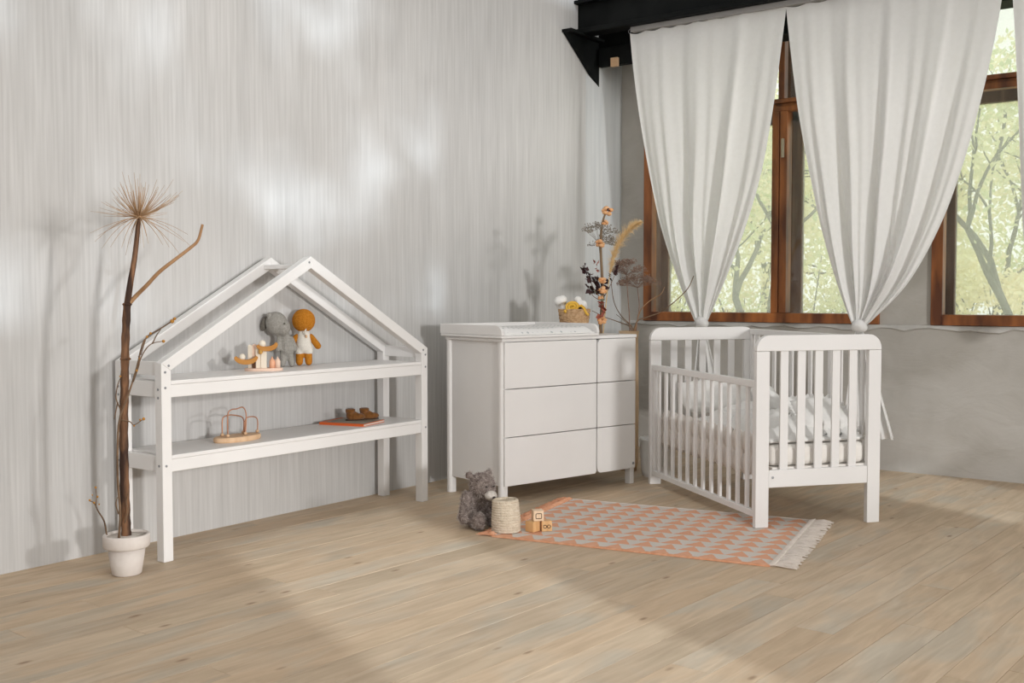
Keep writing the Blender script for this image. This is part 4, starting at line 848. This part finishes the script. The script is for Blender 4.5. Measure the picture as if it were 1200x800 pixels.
def tree(label, x, y, h, r, seed, leaf, n, size, crown, lean=(0, 0), depth=4, group='trees outside the windows', z0=-.6):
    g = random.Random(seed); t = thing('autumn_tree', label, 'tree', (x, y, z0), 0, group); mb = MB(); tips = []
    grow(mb, tips, (0, 0, -.05), Vector((lean[0], lean[1], 1)).normalized(), h * .36, r, depth, g); mb.build('trunk', BARK, t, smooth=True)
    cs = [(p.x, p.y, p.z, crown * g.uniform(.6, 1.2)) for p in tips]; v, f = leaves(n, cs, size, seed); mb = MB(); mb.v = v; mb.f = f
    me = bpy.data.meshes.new('foliage'); me.from_pydata(v, [], f); me.materials.append(leaf); o = bpy.data.objects.new('foliage', me); COL.objects.link(o); o.parent = t; o['kind'] = 'stuff'; return t
p = at(1190, 345, 'y', 11.5); tree('forked dark autumn tree right outside the plaster-side window', p.x, 11.5, 4.2, .062, 21, LEAF1, 2600, .04, .75, (-.12, 0), 4)
p = at(966, 345, 'y', 13.0); tree('slim autumn tree outside the crib window', p.x, 13.0, 4.4, .075, 5, LEAF2, 2600, .045, .8, (-.1, 0), 4)
p = at(1130, 345, 'y', 17); tree('yellow tree further back in the park', p.x, 17.5, 5.2, .07, 8, LEAF2, 3600, .06, 1.1)
p = at(870, 345, 'y', 15); tree('leafy yellow tree seen between the crib window casements', p.x, 15.5, 5.0, .08, 12, LEAF2, 3600, .055, 1.0)
p = at(790, 345, 'y', 14); tree('green-yellow tree behind the corner window jamb', p.x, 14.0, 4.6, .06, 15, LEAF1, 3200, .055, .95)
def shrub(label, x, y, h, w, seed, leaf, n, size):
    g = random.Random(seed); t = thing('autumn_shrub', label, 'shrub', (x, y, -.6), 0, 'shrubs outside the windows'); mb = MB(); cs = []
    for k in range(9):
        a = g.uniform(0, 6.28); tip = (math.cos(a) * w * g.uniform(.2, .9), math.sin(a) * w * .6, h * g.uniform(.35, 1)); mb.tube([(0, 0, -.03), (tip[0] * .4, tip[1] * .4, tip[2] * .5), tip], (.025, .008), 5); cs.append((*tip, w * g.uniform(.35, .6)))
    mb.build('stems', BARK, t, smooth=True); v, f = leaves(n, cs, size, seed); v = [(a, b, max(c, .02)) for a, b, c in v]
    me = bpy.data.meshes.new('foliage'); me.from_pydata(v, [], f); me.materials.append(leaf); o = bpy.data.objects.new('foliage', me); COL.objects.link(o); o.parent = t; o['kind'] = 'stuff'
for k, (px, y, h, w) in enumerate(((770, 17, 2.6, 1.3), (870, 20, 3.0, 1.7), (945, 18, 2.4, 1.4), (1000, 21, 3.2, 1.7), (1120, 19, 2.8, 1.6), (1185, 16.5, 2.2, 1.2), (1240, 20, 3.0, 1.6), (1060, 17.5, 2.2, 1.2))):
    p = at(px, 345, 'y', y); shrub('loose yellow-green shrub in the park outside', p.x, y, h, w, 60 + k, (LEAF1, LEAF2)[k % 2], 2600, .05)
for k in range(9):
    tree('distant pale autumn tree at the back of the park', -24 + 4.3 * k + rnd.uniform(-1, 1), 26 + rnd.uniform(-2, 5), 6.5 + rnd.uniform(-1, 2), .14, 40 + k, (LEAF1, LEAF2)[k % 2], 3600, .11, 2.1, depth=3, group='distant trees in the park')
# unseen trees beyond the opposite wall, placed to dapple the sunlight
def shade_tree(label, x, y, y0, y1, n, seed):
    g = random.Random(seed); t = thing('autumn_tree', label, 'tree', (x, y, -.6), 0, 'unseen trees that dapple the sun'); mb = MB(); mb.tube([(0, 0, 0), (.1, 0, 3), (0, .1, 6), (.1, 0, 9)], (.16, .06), 8); cs = []
    for k in range(n):
        c = (g.uniform(-.4, .4), g.uniform(y0, y1) - y, g.uniform(7.15, 9.1), g.uniform(.16, .40)); cs.append(c); mb.tube([(0, 0, c[2] - 1.2), (c[0] * .5, c[1] * .5, c[2] - .4), c[:3]], (.03, .008), 5)
    mb.build('trunk', BARK, t, smooth=True); v, f = leaves(n * 90, cs, .075, seed); me = bpy.data.meshes.new('foliage'); me.from_pydata(v, [], f); me.materials.append(LEAF1); o = bpy.data.objects.new('foliage', me); COL.objects.link(o); o.parent = t; o['kind'] = 'stuff'
shade_tree('unseen leafy tree placed to dapple the sun', 11.2, -2.65, -3.0, -.1, 46, 77)
shade_tree('second unseen leafy tree placed to dapple the sun', 11.4, -4.6, -6.4, -3.0, 40, 78)
